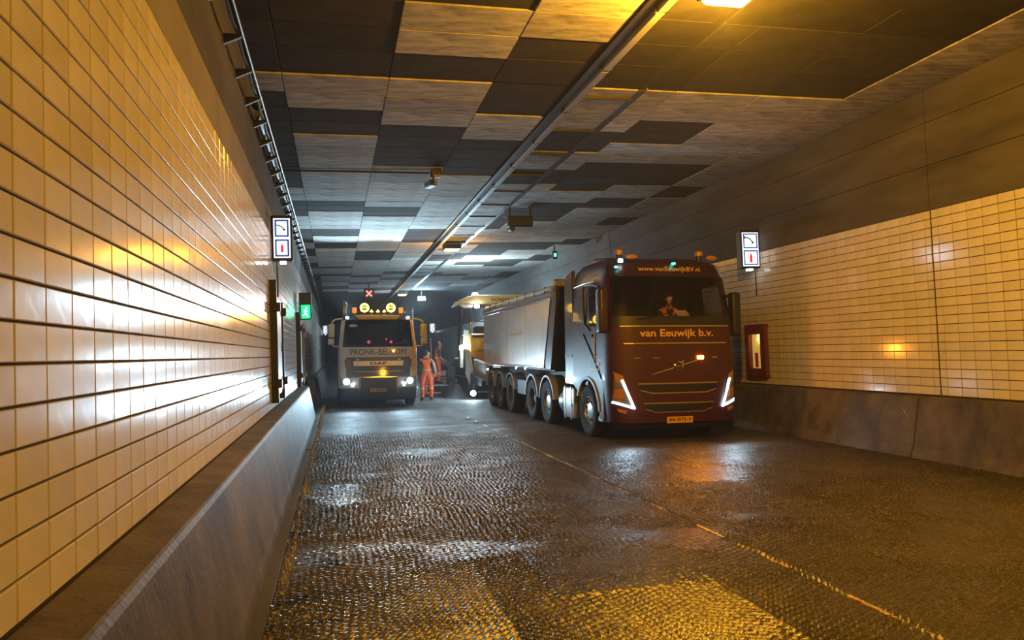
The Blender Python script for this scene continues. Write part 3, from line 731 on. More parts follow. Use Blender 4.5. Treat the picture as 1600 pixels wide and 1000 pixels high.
# side panels with the wheel arch
def arc_pts(cy, cz, r, a0, a1, n=14): return [(cy + r * math.cos(math.radians(a0 + (a1 - a0) * i / n)), cz + r * math.sin(math.radians(a0 + (a1 - a0) * i / n))) for i in range(n + 1)]
for s in (-1, 1):
    prof = [(.55, .40), (.78, .40)] + arc_pts(1.42, .5, .63, 178, 32) + [(2.3, .98), (2.3, 1.2), (.55, 1.2)]
    m_ = MB().prism(prof, 'x', s * 1.18, s * 1.24); m_.build('arch_panel', M_maroon, tr, bevel=.01)
    arch(1.42, .5, .62, .68, s * 1.17, s * 1.262, 176, 25).build('wheel_arch_trim', M_greyfend, tr, smooth=True)
    MB().box(min(s * .8, s * 1.24), max(s * .8, s * 1.24), .62, .84, .36, .46).build('step', M_steel, tr, bevel=.01)
    # slanted door line and handle
    x_ = s * 1.252
    MB().tube([(x_, .62, 1.15), (x_, .9, 1.42), (x_, 1.25, 1.72), (x_, 1.6, 2.0)], .012, 6).build('door_crease', M_black, tr)
    MB().tube([(x_, .95, 1.50), (x_, .95, 2.0)], .014, 6).build('grab_handle', M_chrome, tr, smooth=True)
    MB().box(min(x_, x_ + s * .02), max(x_, x_ + s * .02), 1.05, 1.3, 1.93, 1.98).build('door_handle', M_black, tr, bevel=.006)
    MB().tube([(x_, .70, 2.86), (x_, 1.0, 2.93), (x_, 1.5, 2.95), (x_, 1.56, 2.8), (x_, 1.50, 2.2), (x_, 1.2, 2.06)], .018, 6).build('window_seal', M_black, tr, smooth=True)
    # cab end fairing
    MB().prism([(2.3, .98), (2.85, .98), (2.85, 3.0), (2.72, 3.28), (2.3, 3.34)], 'x', s * 1.16, s * 1.235).build('side_fairing', M_maroond, tr, bevel=.015)
    MB().box(min(s * 1.236, s * 1.246), max(s * 1.236, s * 1.246), 2.33, 2.83, 1.55, 1.6).build('fairing_joint', M_black, tr)
    MB().tube([(s * 1.22, 1.0, 2.99), (s * 1.24, 1.6, 2.99), (s * 1.22, 2.2, 2.97)], .012, 6).build('roof_gutter', M_chrome, tr, smooth=True)
# mirrors
for s, hgt in ((1, 2.32), (-1, 2.38)):
    mi = MB().box(min(s * 1.23, s * 1.41), max(s * 1.23, s * 1.41), .22, .42, hgt - .40, hgt + .42).build('mirror', M_black if s > 0 else M_maroond, tr, bevel=.06, smooth=True, seg=3)
    MB().box(min(s * 1.28, s * 1.40), max(s * 1.28, s * 1.40), .421, .428, hgt - .34, hgt + .36).build('mirror_glass', M_chrome, mi)
    MB().tube([(s * 1.18, .5, hgt + .36), (s * 1.33, .36, hgt + .34)], .03).build('mirror_arm', M_black, mi)
    MB().tube([(s * 1.18, .5, hgt - .34), (s * 1.33, .36, hgt - .32)], .03).build('mirror_arm', M_black, mi)
# front trims, lettering, plate
cab.ribbon([(-1.06, 2.10), (1.06, 2.10)], .022, .012, .02, 12).build('trim_strip', M_trim, tr)
cab.ribbon([(-1.0, 1.79), (1.0, 1.79)], .022, .012, .02, 12).build('trim_strip', M_trim, tr)
cab.ribbon([(-.76, 1.07), (.76, 1.07)], .024, .012, .02, 10).build('grille_strip', M_trim, tr)
cab.ribbon([(-.73, .955), (-.52, .90), (.52, .90), (.73, .955)], .022, .012, .02, 6).build('grille_strip', M_trim, tr)
cab.ribbon([(-.67, .72), (.67, .72)], .024, .012, .02, 10).build('grille_strip', M_trim, tr)
cab.ribbon([(-.63, .615), (-.46, .56), (.46, .56), (.63, .615)], .022, .012, .02, 6).build('grille_strip', M_trim, tr)
for za, zb_, xa in ((.92, 1.05, .72), (.58, .70, .62)):
    cab.sheet([(-xa, za), (xa, za), (xa + .03, zb_), (-xa - .03, zb_)], .004, .01, 10).build('grille_opening', M_black, tr)
cab.text('van Eeuwijk b.v.', 1.44, .175, 0, 1.955, .008, .022).build('lettering', M_gold, tr)
cab.text('www.vanEeuwijkBV.nl', 1.24, .115, 0, 3.15, .012, .008).build('lettering', M_gold, tr)
cab.sheet([(-.25, .36), (.25, .36), (.25, .475), (-.25, .475)], .02, .02, 4).build('number_plate', M_plate, tr)
cab.text('66-BTJ-3', .42, .075, 0, .418, .024, .012).build('plate_lettering', M_ink, tr)
# badge: ring, arrow and slanted bar
mb = MB(); mb.lathe([(.088, 0), (.088, -.02), (.070, -.025), (.070, 0), (.088, 0)], (0, cab.front(0, 1.375) - .002, 1.375), 'y', 28); mb.build('badge_ring', M_chrome, tr, smooth=True)
mb = MB(); mb.prism([(.055, 1.435), (.10, 1.475), (.095, 1.435)], 'y', cab.front(0, 1.4) - .02, cab.front(0, 1.4)); mb.prism([(.06, 1.475), (.10, 1.478), (.10, 1.44)], 'y', cab.front(0, 1.4) - .021, cab.front(0, 1.4)); mb.build('badge_arrow', M_chrome, tr)
cab.text('VOLVO', .10, .022, 0, 1.375, .014, .02).build('badge_lettering', M_chrome, tr)
cab.ribbon([(-.50, 1.235), (-.10, 1.345)], .014, .008, .012, 4).build('badge_bar', M_chrome, tr)
cab.ribbon([(.10, 1.40), (.42, 1.49)], .014, .008, .012, 4).build('badge_bar', M_chrome, tr)
cab.ribbon([(-.48, 1.53), (-.37, 1.53)], .014, .008, .012, 3).build('handle_strip', M_trim, tr)
for x0, n_ in ((-.83, 6), (.68, 4)):   # model lettering too small to read in the photograph
    mb = MB()
    for i in range(n_): mb.box(x0 + i * .027, x0 + i * .027 + .018, cab.front(x0, 1.53) - .012, cab.front(x0, 1.53) + .01, 1.517, 1.543)
    o = mb.build('model_badge', M_trim, tr); o['kind'] = 'stuff'
# headlamps
for s in (-1, 1):
    def q(pts): return [(s * x, z) for x, z in pts]
    cab.sheet(q([(1.17, 1.25), (1.02, 1.17), (.86, .63), (1.20, .74)]), .012, .03, 10).build('headlamp', M_lampclear, tr, smooth=True)
    cab.ribbon(q([(1.055, 1.13), (.865, .645), (1.19, .745)]), .036, .03, .02, 8).build('daylight_strip', M_drl, tr)
    cab.sheet(q([(1.19, 1.29), (1.04, 1.22), (1.02, 1.13), (1.14, 1.10)]), .02, .02, 6).build('indicator_lens', M_amber, tr, smooth=True)
    cab.sheet(q([(1.17, .98), (1.05, .98), (1.02, .80), (1.19, .82)]), .024, .02, 6).build('lamp_reflector', M_amber, tr, smooth=True)
    cab.sheet(q([(1.14, .64), (.98, .60), (1.0, .54), (1.12, .58)]), .01, .02, 6).build('fog_lamp', M_amber, tr, smooth=True)
    light('headlamp_light', 'SPOT', (s * 1.0, -.10, .72), WHITE, 22, .03, tr, (-math.radians(78), 0, 0), math.radians(110), .8)
# amber strobe on the grille
mb = MB(); mb.box(.38, .50, cab.front(.4, 1.53) - .03, cab.front(.4, 1.53), 1.495, 1.56); mb.build('strobe_lamp', M_strobe, tr, bevel=.008)
light('strobe_light', 'SPOT', (.44, -.05, 1.53), (1, .30, .02), 40, .03, tr, (-PI / 2, 0, 0), math.radians(176), .2)
# roof beacons
for s in (-1, 1):
    b0 = MB().cyl((s * .80 - .14, .42, 3.34), (s * .80 - .14, .42, 3.42), .055, .05).build('beacon_base', M_black, tr)
    MB().lathe([(.075, 0), (.078, .05), (.07, .09), (.0, .10)], (s * .80 - .14, .42, 3.42), 'z', 16).build('beacon_dome', M_amber, b0, smooth=True)
    MB().ball((s * .80 + .09, .36, 3.385), .1, 10, (1.15, .5, .5)).build('roof_lamp', M_amber, tr, smooth=True)
MB().tube([(-1.02, .55, 3.3), (-1.06, .6, 3.9)], .006, 5).build('aerial', M_black, tr)
MB().box(-.99, -.91, .30, .36, 3.27, 3.34).build('marker_lamp_and_glint', M_white_e, tr, bevel=.01)
light('marker_lamp_light', 'SPOT', (-.95, .22, 3.36), WHITE, 16, .04, tr, (-math.radians(105), 0, 0), math.radians(176), .2)
MB().box(-1.06, -.99, .33, .37, 3.17, 3.21).build('marker_lamp_and_glint', M_teal, tr, bevel=.01)  # teal reflection built as a glowing box, no lamp
MB().box(.05, .11, .25, .33, 3.24, 3.28).build('marker_lamp_and_glint', M_teal, tr, bevel=.01)  # second glowing box standing for a teal reflection
# door lettering on the near side
t = text_mb('VAN EEUWIJK B.V.', .52, .055, .01); t.v = [(-1.252, 1.0 - p[0] - .05, p[2] + 1.55) for p in t.v]; t.build('door_lettering', M_gold, tr)
mb = MB()
for r_, (a, b_) in enumerate(((.2, .48), (.24, .42))):
    for i in range(7): yy = .72 + (b_ - a) * .0 + i * .07 + r_ * .02; mb.box(-1.256, -1.25, yy, yy + .05, 1.40 - r_ * .10, 1.445 - r_ * .10)
o = mb.build('door_small_print', M_gold, tr); o['kind'] = 'stuff'
# interior
MB().prism([(.20, 2.16), (.78, 2.16), (.74, 2.30), (.34, 2.28)], 'x', -1.1, 1.1).build('dashboard', M_interior, tr, bevel=.03)
MB().box(-1.14, 1.14, 1.9, 1.98, 1.2, 3.2).build('cab_rear_lining', M_interior, tr)
for s in (-1, 1):
    se = MB().box(s * .58 - .26, s * .58 + .26, 1.15, 1.65, 1.75, 1.92).build('seat', M_interior, tr, bevel=.05)
    MB().box(s * .58 - .24, s * .58 + .24, 1.60, 1.76, 1.9, 2.62).build('seat_back', M_interior, se, bevel=.05)
mb = MB(); mb.lathe([(.23, -.014), (.244, 0), (.23, .014), (.216, 0), (.23, -.014)], (0, 0, 0), 'z', 22)
mb.box(-.22, .22, -.02, .02, -.01, .01); M4 = Matrix.Translation((.58, .78, 2.27)) @ Matrix.Rotation(math.radians(35), 4, 'X'); mb.v = [tuple(M4 @ Vector(p)) for p in mb.v]
mb.build('steering_wheel', M_black, tr)
light('added_cab_light', 'POINT', (.45, .9, 2.95), (1, .5, .3), 2.2, .03, tr)  # no fitting here: warm light added to lift the dim cab interior
# wipers
for x0 in (-.75, .1): MB().tube([(x0, cab.front(x0, 2.24) - .03, 2.22), (x0 + .6, cab.front(x0 + .6, 2.34) - .03, 2.33)], .010, 5).build('wiper', M_black, tr)
# wheels, chassis, tank
for s in (-1, 1):
    wheel(tr, s * 1.09, 1.42, s, .51, .32)
    wheel(tr, s * 1.08, 5.65, s, .51, .34, False); wheel(tr, s * 1.08, 4.30, s, .51, .34)
    for yy in (4.30, 5.65): arch(yy, .51, .57, .62, s * .88, s * 1.26, 172, 6).build('mudguard', M_greyfend, tr, smooth=True)
    MB().box(min(s * .30, s * .40), max(s * .30, s * .40), .9, 6.4, .75, 1.0).build('chassis_beam', M_dsteel, tr, bevel=.01)
    tk = MB().box(min(s * .62, s * 1.24), max(s * .62, s * 1.24), 2.30, 3.05, .28, .92).build('fuel_tank', mat('tank_alu', (.62, .66, .70), .35, .7), tr, bevel=.05, smooth=True, seg=2)
    for yy in (2.45, 2.85): MB().box(min(s * .6, s * 1.25), max(s * .6, s * 1.25), yy, yy + .03, .26, .935).build('tank_band', M_steel, tk)
    MB().cyl((s * .93, 3.08, .58), (s * .93, 3.42, .58), .30, n=24).build('air_tank', mat('tank_alu', (.62, .66, .70), .35, .7), tr, bevel=.04, smooth=True, seg=2)
    MB().box(min(s * 1.235, s * 1.25), max(s * 1.235, s * 1.25), 2.38, 2.44, .52, .58).build('side_marker', M_amber, tr)
MB().box(-.95, .95, 1.3, 1.55, .40, .62).build('front_axle', M_dsteel, tr)
MB().box(-1.0, 1.0, .55, .8, .22, .42).build('underrun_bar', M_black, tr)
MB().box(-.9, .9, 2.35, 2.75, .95, 2.6).build('air_stack', M_black, tr, bevel=.02)
for yy in (4.30, 5.65): MB().cyl((-1.0, yy, .51), (1.0, yy, .51), .09).build('axle', M_dsteel, tr)

# ------------------------------------------------------------------ tipper trailer behind it
M_alu = mat('polished_aluminium', (.82, .76, .72), .30, 1., var=.10, vscale=1.5, bump=.04, bscale=3)
M_alurail = mat('bright_rail', (.62, .62, .66), .22, 1., var=.2, vscale=10)
M_tarp = mat('rolled_tarp', (.50, .40, .26), .5, var=.35, vscale=7, bump=.5, bscale=12)
tl = empty('tipper_trailer', (TX, TY, zr(TX)), (0, TILT, 0), 'polished aluminium tipper trailer coupled behind the maroon tractor', 'trailer')
XW = 1.255
MB().box(-.45, .45, 3.6, 11.4, .98, 1.22).build('chassis', M_dsteel, tl, bevel=.02)
MB().box(-1.0, 1.0, 4.4, 11.5, 1.20, 1.33).build('sub_frame', M_black, tl, bevel=.02)
# black leaning front bulkhead
MB().prism([(4.40, 1.25), (4.48, 1.25), (3.75, 3.12), (3.45, 3.12), (3.45, 2.8), (3.95, 1.25)], 'x', -XW + .02, XW - .02).build('bulkhead', mat('bulkhead_black', (.02, .02, .026), .35, coat=.3), tl, bevel=.02)
MB().box(-.25, .25, 3.25, 3.45, 1.1, 2.9).build('hoist_ram', M_black, tl, bevel=.05)
seams = [4.48, 6.2, 8.2, 10.35, 11.25, 11.62]
for s in (-1, 1):
    for i, (a, b_) in enumerate(zip(seams, seams[1:])):
        if i == 0: prof = [(a, 1.33), (b_ - .012, 1.33), (b_ - .012, 2.86), (a - .6, 2.86)]
        else: prof = [(a + .012, 1.33), (b_ - .012, 1.33), (b_ - .012, 2.86), (a + .012, 2.86)]
        MB().prism(prof, 'x', s * (XW - .05), s * XW).build('side_panel', M_alu, tl, bevel=.012, seg=2)
    for a in seams[1:-1]: MB().box(min(s * (XW - .06), s * (XW - .02)), max(s * (XW - .06), s * (XW + .022)), a - .06, a + .06, 1.33, 2.86).build('rib', M_black, tl)
    MB().box(min(s * (XW - .06), s * (XW + .012)), max(s * (XW - .06), s * (XW + .012)), 3.85, 11.65, 2.86, 2.94).build('top_rail', M_alurail, tl, bevel=.012)
    MB().box(min(s * (XW - .05), s * (XW + .02)), max(s * (XW - .05), s * (XW + .02)), 3.8, 11.65, 2.955, 3.03).build('top_rail', M_alurail, tl, bevel=.012)
    MB().box(min(s * (XW - .05), s * (XW + .012)), max(s * (XW - .05), s * (XW + .012)), 4.42, 11.65, 1.28, 1.345).build('bottom_rail', M_alurail, tl, bevel=.01)
    MB().tube([(s * (XW - .02), 3.7, 3.10)] + [(s * (XW - .02), 3.9 + .45 * i, 3.09 + .012 * random.uniform(-1, 1)) for i in range(17)] + [(s * (XW - .02), 11.6, 3.08)], .055, 10).build('rolled_tarp', M_tarp, tl, smooth=True)
    for i in range(9): MB().box(min(s * (XW - .03), s * (XW + .03)), max(s * (XW - .03), s * (XW + .03)), 4.2 + .9 * i, 4.26 + .9 * i, 3.0, 3.17).build('tarp_hook', M_chrome, tl)
    for yy, dsc in ((8.0, True), (9.36, True), (10.6, True)):
        wheel(tl, s * 1.07, yy, s, .51, .36, False)
        arch(yy, .51, .56, .60, s * .88, s * 1.255, 165, 15).build('mudguard', M_greyfend, tl, smooth=True)
    for yy in (7.2, 6.2): MB().box(min(s * 1.24, s * 1.265), max(s * 1.24, s * 1.265), yy, yy + .05, 1.22, 1.27).build('side_marker', M_white_e if s < 0 else M_amber, tl)
    MB().box(min(s * 1.1, s * 1.2), max(s * 1.1, s * 1.2), 6.35, 7.3, .55, .95).build('side_guard', M_dsteel, tl, bevel=.02)
MB().prism([(11.55, 1.33), (11.65, 1.33), (11.65, 2.95), (11.55, 2.95)], 'x', -XW + .05, XW - .05).build('tailgate', M_alu, tl)
MB().box(-XW + .05, XW - .05, 4.5, 11.55, 1.32, 1.36).build('load_floor', M_dsteel, tl)
for yy in (8.0, 9.36, 10.6): MB().cyl((-1.0, yy, .51), (1.0, yy, .51), .09).build('axle', M_dsteel, tl)
MB().prism([(3.45, 3.12), (3.8, 3.12), (3.75, 3.32), (3.5, 3.25)], 'x', -XW + .05, XW - .05).build('front_cap', M_tarp, tl, bevel=.03)
t = text_mb('vanEeuwijkBV', 1.6, .17, .0); t.v = [(-XW - .004, 7.22 - p[0] , p[2] + 2.16) for p in t.v]; t.build('lettering', M_gold, tl)
MB().box(-1.16, -1.10, 11.66, 11.70, 1.1, 1.16).build('rear_lamp', M_white_e, tl)

# ------------------------------------------------------------------ cream and yellow tipper truck
M_cream = mat('cab_cream', (.50, .47, .40), .35, coat=.5, var=.06, vscale=3)
M_yellow = mat('cab_yellow', (.85, .48, .02), .35, coat=.5)
M_blueblk = mat('blue_black_bumper', (.02, .035, .075), .4, coat=.3)
M_hl = mat('headlamp_beam', (1, 1, 1), .3, emit=(.72, .90, 1), es=26)
M_led = mat('amber_led', (1, .6, .05), .3, emit=(1, .58, .06), es=11)
M_greyp = mat('silver_panel', (.55, .53, .50), .35, .3)
DX, DYY = 1.27, 23.5
dt = empty('tipper_truck', (DX, DYY, zr(DX)), (0, TILT, 0), 'cream and yellow tipper truck with glowing headlamps and amber roof lights', 'truck')
dc = Cab(interp([(.2, 1.20), (.6, 1.24), (1.9, 1.22), (2.75, 1.12), (2.95, 1.06), (3.0, .9)]),
         interp([(.2, .06), (.5, .0), (.95, .0), (1.85, .06), (2.75, .22), (2.92, .32), (3.0, .6)]), .30, 4.2, 2.1)
def daf_cls(z, zone):
    k, q = zone
    if k == 'cap': return 'cab_roof' if q else 'cab_floor'
    if k == 'front':
        if 1.9 < z < 2.76 and abs(q) < .9: return 'windscreen'
        if z > 2.76: return 'header'
        if 1.58 < z <= 1.9 and abs(q) < .76: return 'name_band'
        if z < 1.58 and abs(q) < .76: return 'grille_surround'
        return 'corner_left' if q < 0 else 'corner_right'
    if k in ('right', 'left') and q == 1 and 1.95 < z < 2.7: return 'side_window'
    return {'right': 'side_right', 'left': 'side_left', 'back': 'cab_back'}[k]
dm = {'cab_roof': M_cream, 'cab_floor': M_black, 'windscreen': glass('dark_windscreen', (.30, .32, .38)), 'header': M_blueblk, 'name_band': M_cream, 'grille_surround': M_blueblk,
      'corner_left': M_cream, 'corner_right': M_yellow, 'side_window': M_sidegl, 'side_right': M_yellow, 'side_left': M_cream, 'cab_back': M_cream}  # cab is cream on the left side, yellow on the right
for k, m_ in dc.loft([.95, 1.2, 1.4, 1.58, 1.75, 1.9, 1.96, 2.2, 2.5, 2.69, 2.76, 2.85, 2.93, 3.0], daf_cls).items():
    m_.build(k, dm[k], dt, smooth=True)
for k, m_ in dc.loft([.24, .3, .45, .62, .8, .95], lambda z, q: ('bumper' if z < .56 or (q[0] == 'front' and abs(q[1]) < .55) else 'bumper_corner'), depth=.6).items():
    m_.build(k, M_blueblk if k == 'bumper' else M_cream, dt, smooth=True)
dc.text('PRONK-BELKOM', 1.72, .19, 0, 1.745, .012, 0.).build('lettering', M_ink, dt)
dc.sheet([(-.76, 1.31), (.76, 1.31), (.78, 1.46), (-.78, 1.46)], .02, .03, 8).build('badge_panel', M_greyp, dt)
dc.text('DAF', .50, .095, 0, 1.385, .03, .03).build('badge_lettering', M_ink, dt)
for z in (1.06, 1.13, 1.20, 1.27): dc.ribbon([(-.72, z), (.72, z)], .025, .02, .03, 8).build('grille_slat', M_blueblk if z < 1.2 else M_black, dt)
dc.ribbon([(-.70, 1.145), (.0, 1.12), (.70, 1.145)], .012, .03, .01, 6).build('grille_trim', M_greyp, dt)
dc.ribbon([(-.59, .42), (-.59, .955), (.59, .955), (.59, .42)], .022, .03, .03, 6).build('lower_frame', M_chrome, dt)
for s in (-1, 1): dc.sheet([(s * .83, 1.24), (s * 1.02, 1.26), (s * 1.04, 1.52), (s * .85, 1.52)], .004, .01, 5).build('corner_vent', mat('vent_brown', (.14, .12, .09), .6), dt)
for s in (-1, 1): dc.sheet([(s * .60, 1.49), (s * .69, 1.49), (s * .69, 1.52), (s * .60, 1.52)], .02, .02, 3).build('washer_cap', M_greyp, dt)
dc.sheet([(-.25, .50), (.25, .50), (.25, .605), (-.25, .605)], .02, .02, 4).build('number_plate', mat('dim_plate', (.55, .36, .2), .5), dt)
mb = MB()   # the plate's characters cannot be made out in the glare: worn dark strokes
for i, x in enumerate((-.20, -.14, -.06, .0, .06, .14, .20)): mb.box(x - .018, x + .018, dc.front(x, .55) - .026, dc.front(x, .55) - .018, .515, .59)
o = mb.build('plate_strokes', mat('plate_strokes', (.22, .12, .08), .6), dt); o['kind'] = 'stuff'
# headlamps
for s in (-1, 1):
    def q(pts): return [(s * x, z) for x, z in pts]
    dc.sheet(q([(1.18, .98), (.90, .95), (.66, .66), (1.16, .72)]), .012, .03, 10).build('headlamp', M_lampclear, dt, smooth=True)
    MB().lathe([(.0, -.03), (.085, -.02), (.10, .02)], (s * .97, dc.front(.97, .83) - .02, .83), 'y', 18).build('beam_lens', M_hl, dt, smooth=True)
    MB().lathe([(.0, -.03), (.05, -.02), (.06, .02)], (s * .79, dc.front(.79, .74) - .02, .735), 'y', 16).build('beam_lens', M_hl, dt, smooth=True)
    light('headlamp_light', 'SPOT', (s * .95, -.12, .83), WHITE, P_HEAD, .09, dt, (-math.radians(90), 0, 0), math.radians(27), 1.)
    light('headlamp_spill', 'SPOT', (s * .79, -.12, .76), WHITE, P_SPILL, .06, dt, (-math.radians(112), 0, 0), math.radians(120), .8)
    dc.ribbon(q([(.70, .64), (1.0, .68), (1.17, .69)]), .02, .02, .02, 6).build('lamp_trim', M_greyp, dt)
# windscreen furniture
MB().prism([(.25, 1.86), (.8, 1.86), (.75, 1.98), (.35, 1.98)], 'x', -1.1, 1.1).build('dashboard', M_interior, dt)
MB().box(-1.1, 1.1, 1.5, 1.56, 1.2, 2.9).build('cab_rear_lining', M_interior, dt)
M_redl = mat('red_dash_light', (1, .05, .1), .4, emit=(1, .04, .10), es=3)
for x, z, r_ in ((-.28, 2.06, .05), (.42, 2.06, .045), (.27, 2.15, .03)): MB().ball((x, .42, z), r_, 8).build('dash_light', M_redl, dt, smooth=True)
MB().box(.55, .72, .34, .42, 1.985, 2.03).build('dash_paper', mat('paper_yellow', (.9, .65, .1), .7), dt)
MB().prism([(.70, 1.985), (1.05, 1.985), (.85, 2.16)], 'y', .36, .44).build('dash_jacket', mat('jacket_yellow', (.85, .6, .15), .7), dt, bevel=.02)
mb = MB(); mb.lathe([(.22, -.014), (.234, 0), (.22, .014), (.206, 0), (.22, -.014)], (0, 0, 0), 'z', 22); M4 = Matrix.Translation((.1, .72, 2.05)) @ Matrix.Rotation(math.radians(40), 4, 'X'); mb.v = [tuple(M4 @ Vector(p)) for p in mb.v]
mb.build('steering_wheel', M_black, dt)
MB().ball((-.76, dc.front(-.76, 2.60) - .07, 2.56), .15, 10, (.95, .5, .36)).build('kerb_mirror', M_cream, dt, smooth=True)
for x0 in (-.9, -.1): MB().tube([(x0, dc.front(x0, 1.93) - .03, 1.92), (x0 + .75, dc.front(x0 + .75, 2.0) - .03, 2.0)], .010, 5).build('wiper', M_black, dt)
# roof visor, bar and amber lights
MB().prism([(-.72, 2.90), (.72, 2.90), (.62, 2.76), (-.62, 2.76)], 'y', .10, .34).build('sun_visor', mat('amber_visor', (.75, .38, .06), .4), dt, bevel=.03)
MB().tube([(-.85, .45, 2.98), (-.85, .42, 3.02), (.85, .42, 3.02), (.85, .45, 2.98)], .025).build('roof_bar', M_dsteel, dt, smooth=True)
for x in (-.41, .42):
    sp = MB().lathe([(.0, .06), (.14, .05), (.15, -.01), (.14, -.02)], (x, .40, 3.15), 'y', 22).build('spot_lamp', M_black, dt, smooth=True)
    MB().lathe([(.085, -.03), (.105, -.045), (.135, -.045), (.145, -.02), (.13, -.01), (.085, -.01), (.085, -.03)], (x, .40, 3.15), 'y', 26).build('led_ring', M_led, sp, smooth=True)
    MB().box(x - .07, x + .07, .35, .38, 3.14, 3.165).build('led_bar', M_led, sp)
for x in (-.19, .01, .21):
    MB().prism([(x - .06, 3.01), (x + .06, 3.01), (x, 3.10)], 'y', .38, .42).build('marker_lamp_and_glint', M_led, dt, bevel=.01)
for x in (-.72, .74):
    MB().box(x - .07, x + .07, .36, .50, 2.98, 3.16).build('beacon', mat('orange_beacon', (.9, .25, .02), .25, emit=(1, .28, .02), es=.7), dt, bevel=.025, smooth=True)
for s in (-1, 1):
    MB().box(s * .95 - .05, s * .95 + .05, .24, .30, 2.80, 2.87).build('corner_lamp', M_white_e, dt, bevel=.015)
    light('corner_lamp_light', 'SPOT', (s * .95, .20, 2.86), WHITE, P_ROOF, .06, dt, (-math.radians(140), 0, 0), math.radians(88), .7)
light('roof_lamp_light', 'SPOT', (0, .30, 3.15), (1, .5, .06), 300, .12, dt, (-math.radians(93), 0, 0), math.radians(34), .7)
# exhaust stack and pole
MB().tube([(-1.0, 1.9, 2.2), (-1.0, 1.9, 3.2), (-.97, 1.8, 3.34), (-1.02, 1.7, 3.42)], .06, 10).build('exhaust_stack', mat('brass_stack', (.45, .33, .14), .4, .8), dt, smooth=True)
MB().tube([(.78, .5, 3.12), (1.12, .5, 3.12), (1.12, .5, 3.22)], .02).build('lamp_bracket', M_dsteel, dt)
MB().tube([(1.13, .42, 1.9), (1.11, .48, 3.12)], .025).build('corner_pole', M_steel, dt, smooth=True)
# mirrors
for s, mm in ((-1, M_cream), (1, M_yellow)):
    ar = MB().tube([(s * 1.12, .35, 2.80), (s * 1.32, .16, 2.76), (s * 1.40, .12, 2.70), (s * 1.41, .12, 2.60)], .024).build('mirror_arm', mm, dt, smooth=True)
    MB().tube([(s * 1.20, .3, 1.92), (s * 1.36, .14, 1.93), (s * 1.42, .12, 2.0)], .024).build('mirror_arm', mm, dt, smooth=True)
    m1 = MB().box(s * 1.43 - .10, s * 1.43 + .10, .06, .2, 2.20, 2.62).build('mirror', mm, dt, bevel=.055, smooth=True, seg=3)
    MB().box(s * 1.43 - .085, s * 1.43 + .085, .201, .206, 2.24, 2.58).build('mirror_glass', M_chrome, m1)
    m2 = MB().box(s * 1.44 - .10, s * 1.44 + .10, .06, .18, 1.98, 2.17).build('wide_mirror', mm, dt, bevel=.05, smooth=True, seg=3)
    MB().box(s * 1.44 - .08, s * 1.44 + .08, .181, .186, 2.0, 2.15).build('mirror_glass', M_chrome, m2)
for s in (-1, 1):
    wheel(dt, s * 1.09, 1.35, s, .51, .32)
    for yy in (5.2, 6.5): wheel(dt, s * 1.05, yy, s, .51, .40, False)
    MB().box(min(s * .3, s * .4), max(s * .3, s * .4), .9, 8.2, .8, 1.05).build('chassis_beam', M_dsteel, dt)
    MB().box(min(s * .7, s * 1.2), max(s * .7, s * 1.2), 2.3, 4.3, .45, 1.0).build('side_box', M_blueblk, dt, bevel=.03)
    arch(1.35, .51, .60, .66, s * .95, s * 1.24, 170, 10).build('wheel_arch', M_black, dt, smooth=True)
MB().prism([(-1.24, 1.2), (1.24, 1.2), (1.24, 2.75), (1.16, 2.82), (-1.16, 2.82), (-1.24, 2.75)], 'y', 2.35, 8.4).build('tipper_body', mat('tipper_dark', (.03, .035, .045), .5), dt, bevel=.03)
MB().box(-1.22, -1.12, 2.1, 2.3, .5, 2.75).build('body_corner_post', M_blueblk, dt)

# ------------------------------------------------------------------ asphalt paver behind the trailer
M_pyel = mat('paver_yellow', (.80, .42, .02), .4, var=.12, vscale=4)
M_canopy = mat('canopy_beige', (.55, .42, .18), .5, var=.1, vscale=2)
M_pgrey = mat('paver_grey', (.30, .28, .25), .5, var=.2, vscale=6)
M_flood = mat('flood_lens', (1, 1, 1), .3, emit=(.80, .93, 1), es=40)
pv = empty('asphalt_paver', (5.95, 28.2, zr(5.95)), (0, TILT, 0), 'yellow asphalt paver with a beige canopy behind the tipper trailer', 'paver')
# canopy
MB().prism([(-1.30, 3.56), (-1.18, 3.60), (1.75, 3.60), (1.9, 3.56), (1.8, 3.88), (1.3, 3.97), (-.75, 3.94), (-1.15, 3.80)], 'y', .2, 2.4).build('canopy', M_canopy, pv, bevel=.05, smooth=True, seg=2)
t = text_mb('VÖGELE', .95, .15, .015); t.v = [(p[0] + .42, .19, p[2] + 3.78) for p in t.v]; t.build('lettering', M_ink, pv)
MB().prism([(-1.28, 3.57), (-.75, 3.57), (-.80, 3.44), (-1.15, 3.44)], 'y', .15, .5).build('canopy_corner', mat('canopy_white', (.7, .68, .6), .5), pv, bevel=.03)
MB().box(-.72, -.54, .0, .12, 3.42, 3.56).build('canopy_lamp', M_flood, pv, bevel=.02)
for x, y_, zt in ((-1.18, .35, 3.45), (-.80, .45, 3.45), (-1.0, 2.0, 3.6), (1.1, .4, 3.6), (1.1, 2.0, 3.6)):
    MB().tube([(x - .08, y_, 1.5), (x - .04, y_, 2.5), (x, y_, zt)], .045).build('canopy_post', M_dsteel, pv, smooth=True)
MB().prism([(-1.16, 1.9), (-.98, 1.9), (-.9, 2.55), (-1.12, 2.6)], 'y', .30, .36).build('side_screen', mat('screen_teal', (.45, .6, .6), .2), pv)
MB().box(-1.28, -1.16, .2, .4, 1.1, 2.0).build('mast', mat('mast_white', (.8, .8, .8), .4), pv, bevel=.02)
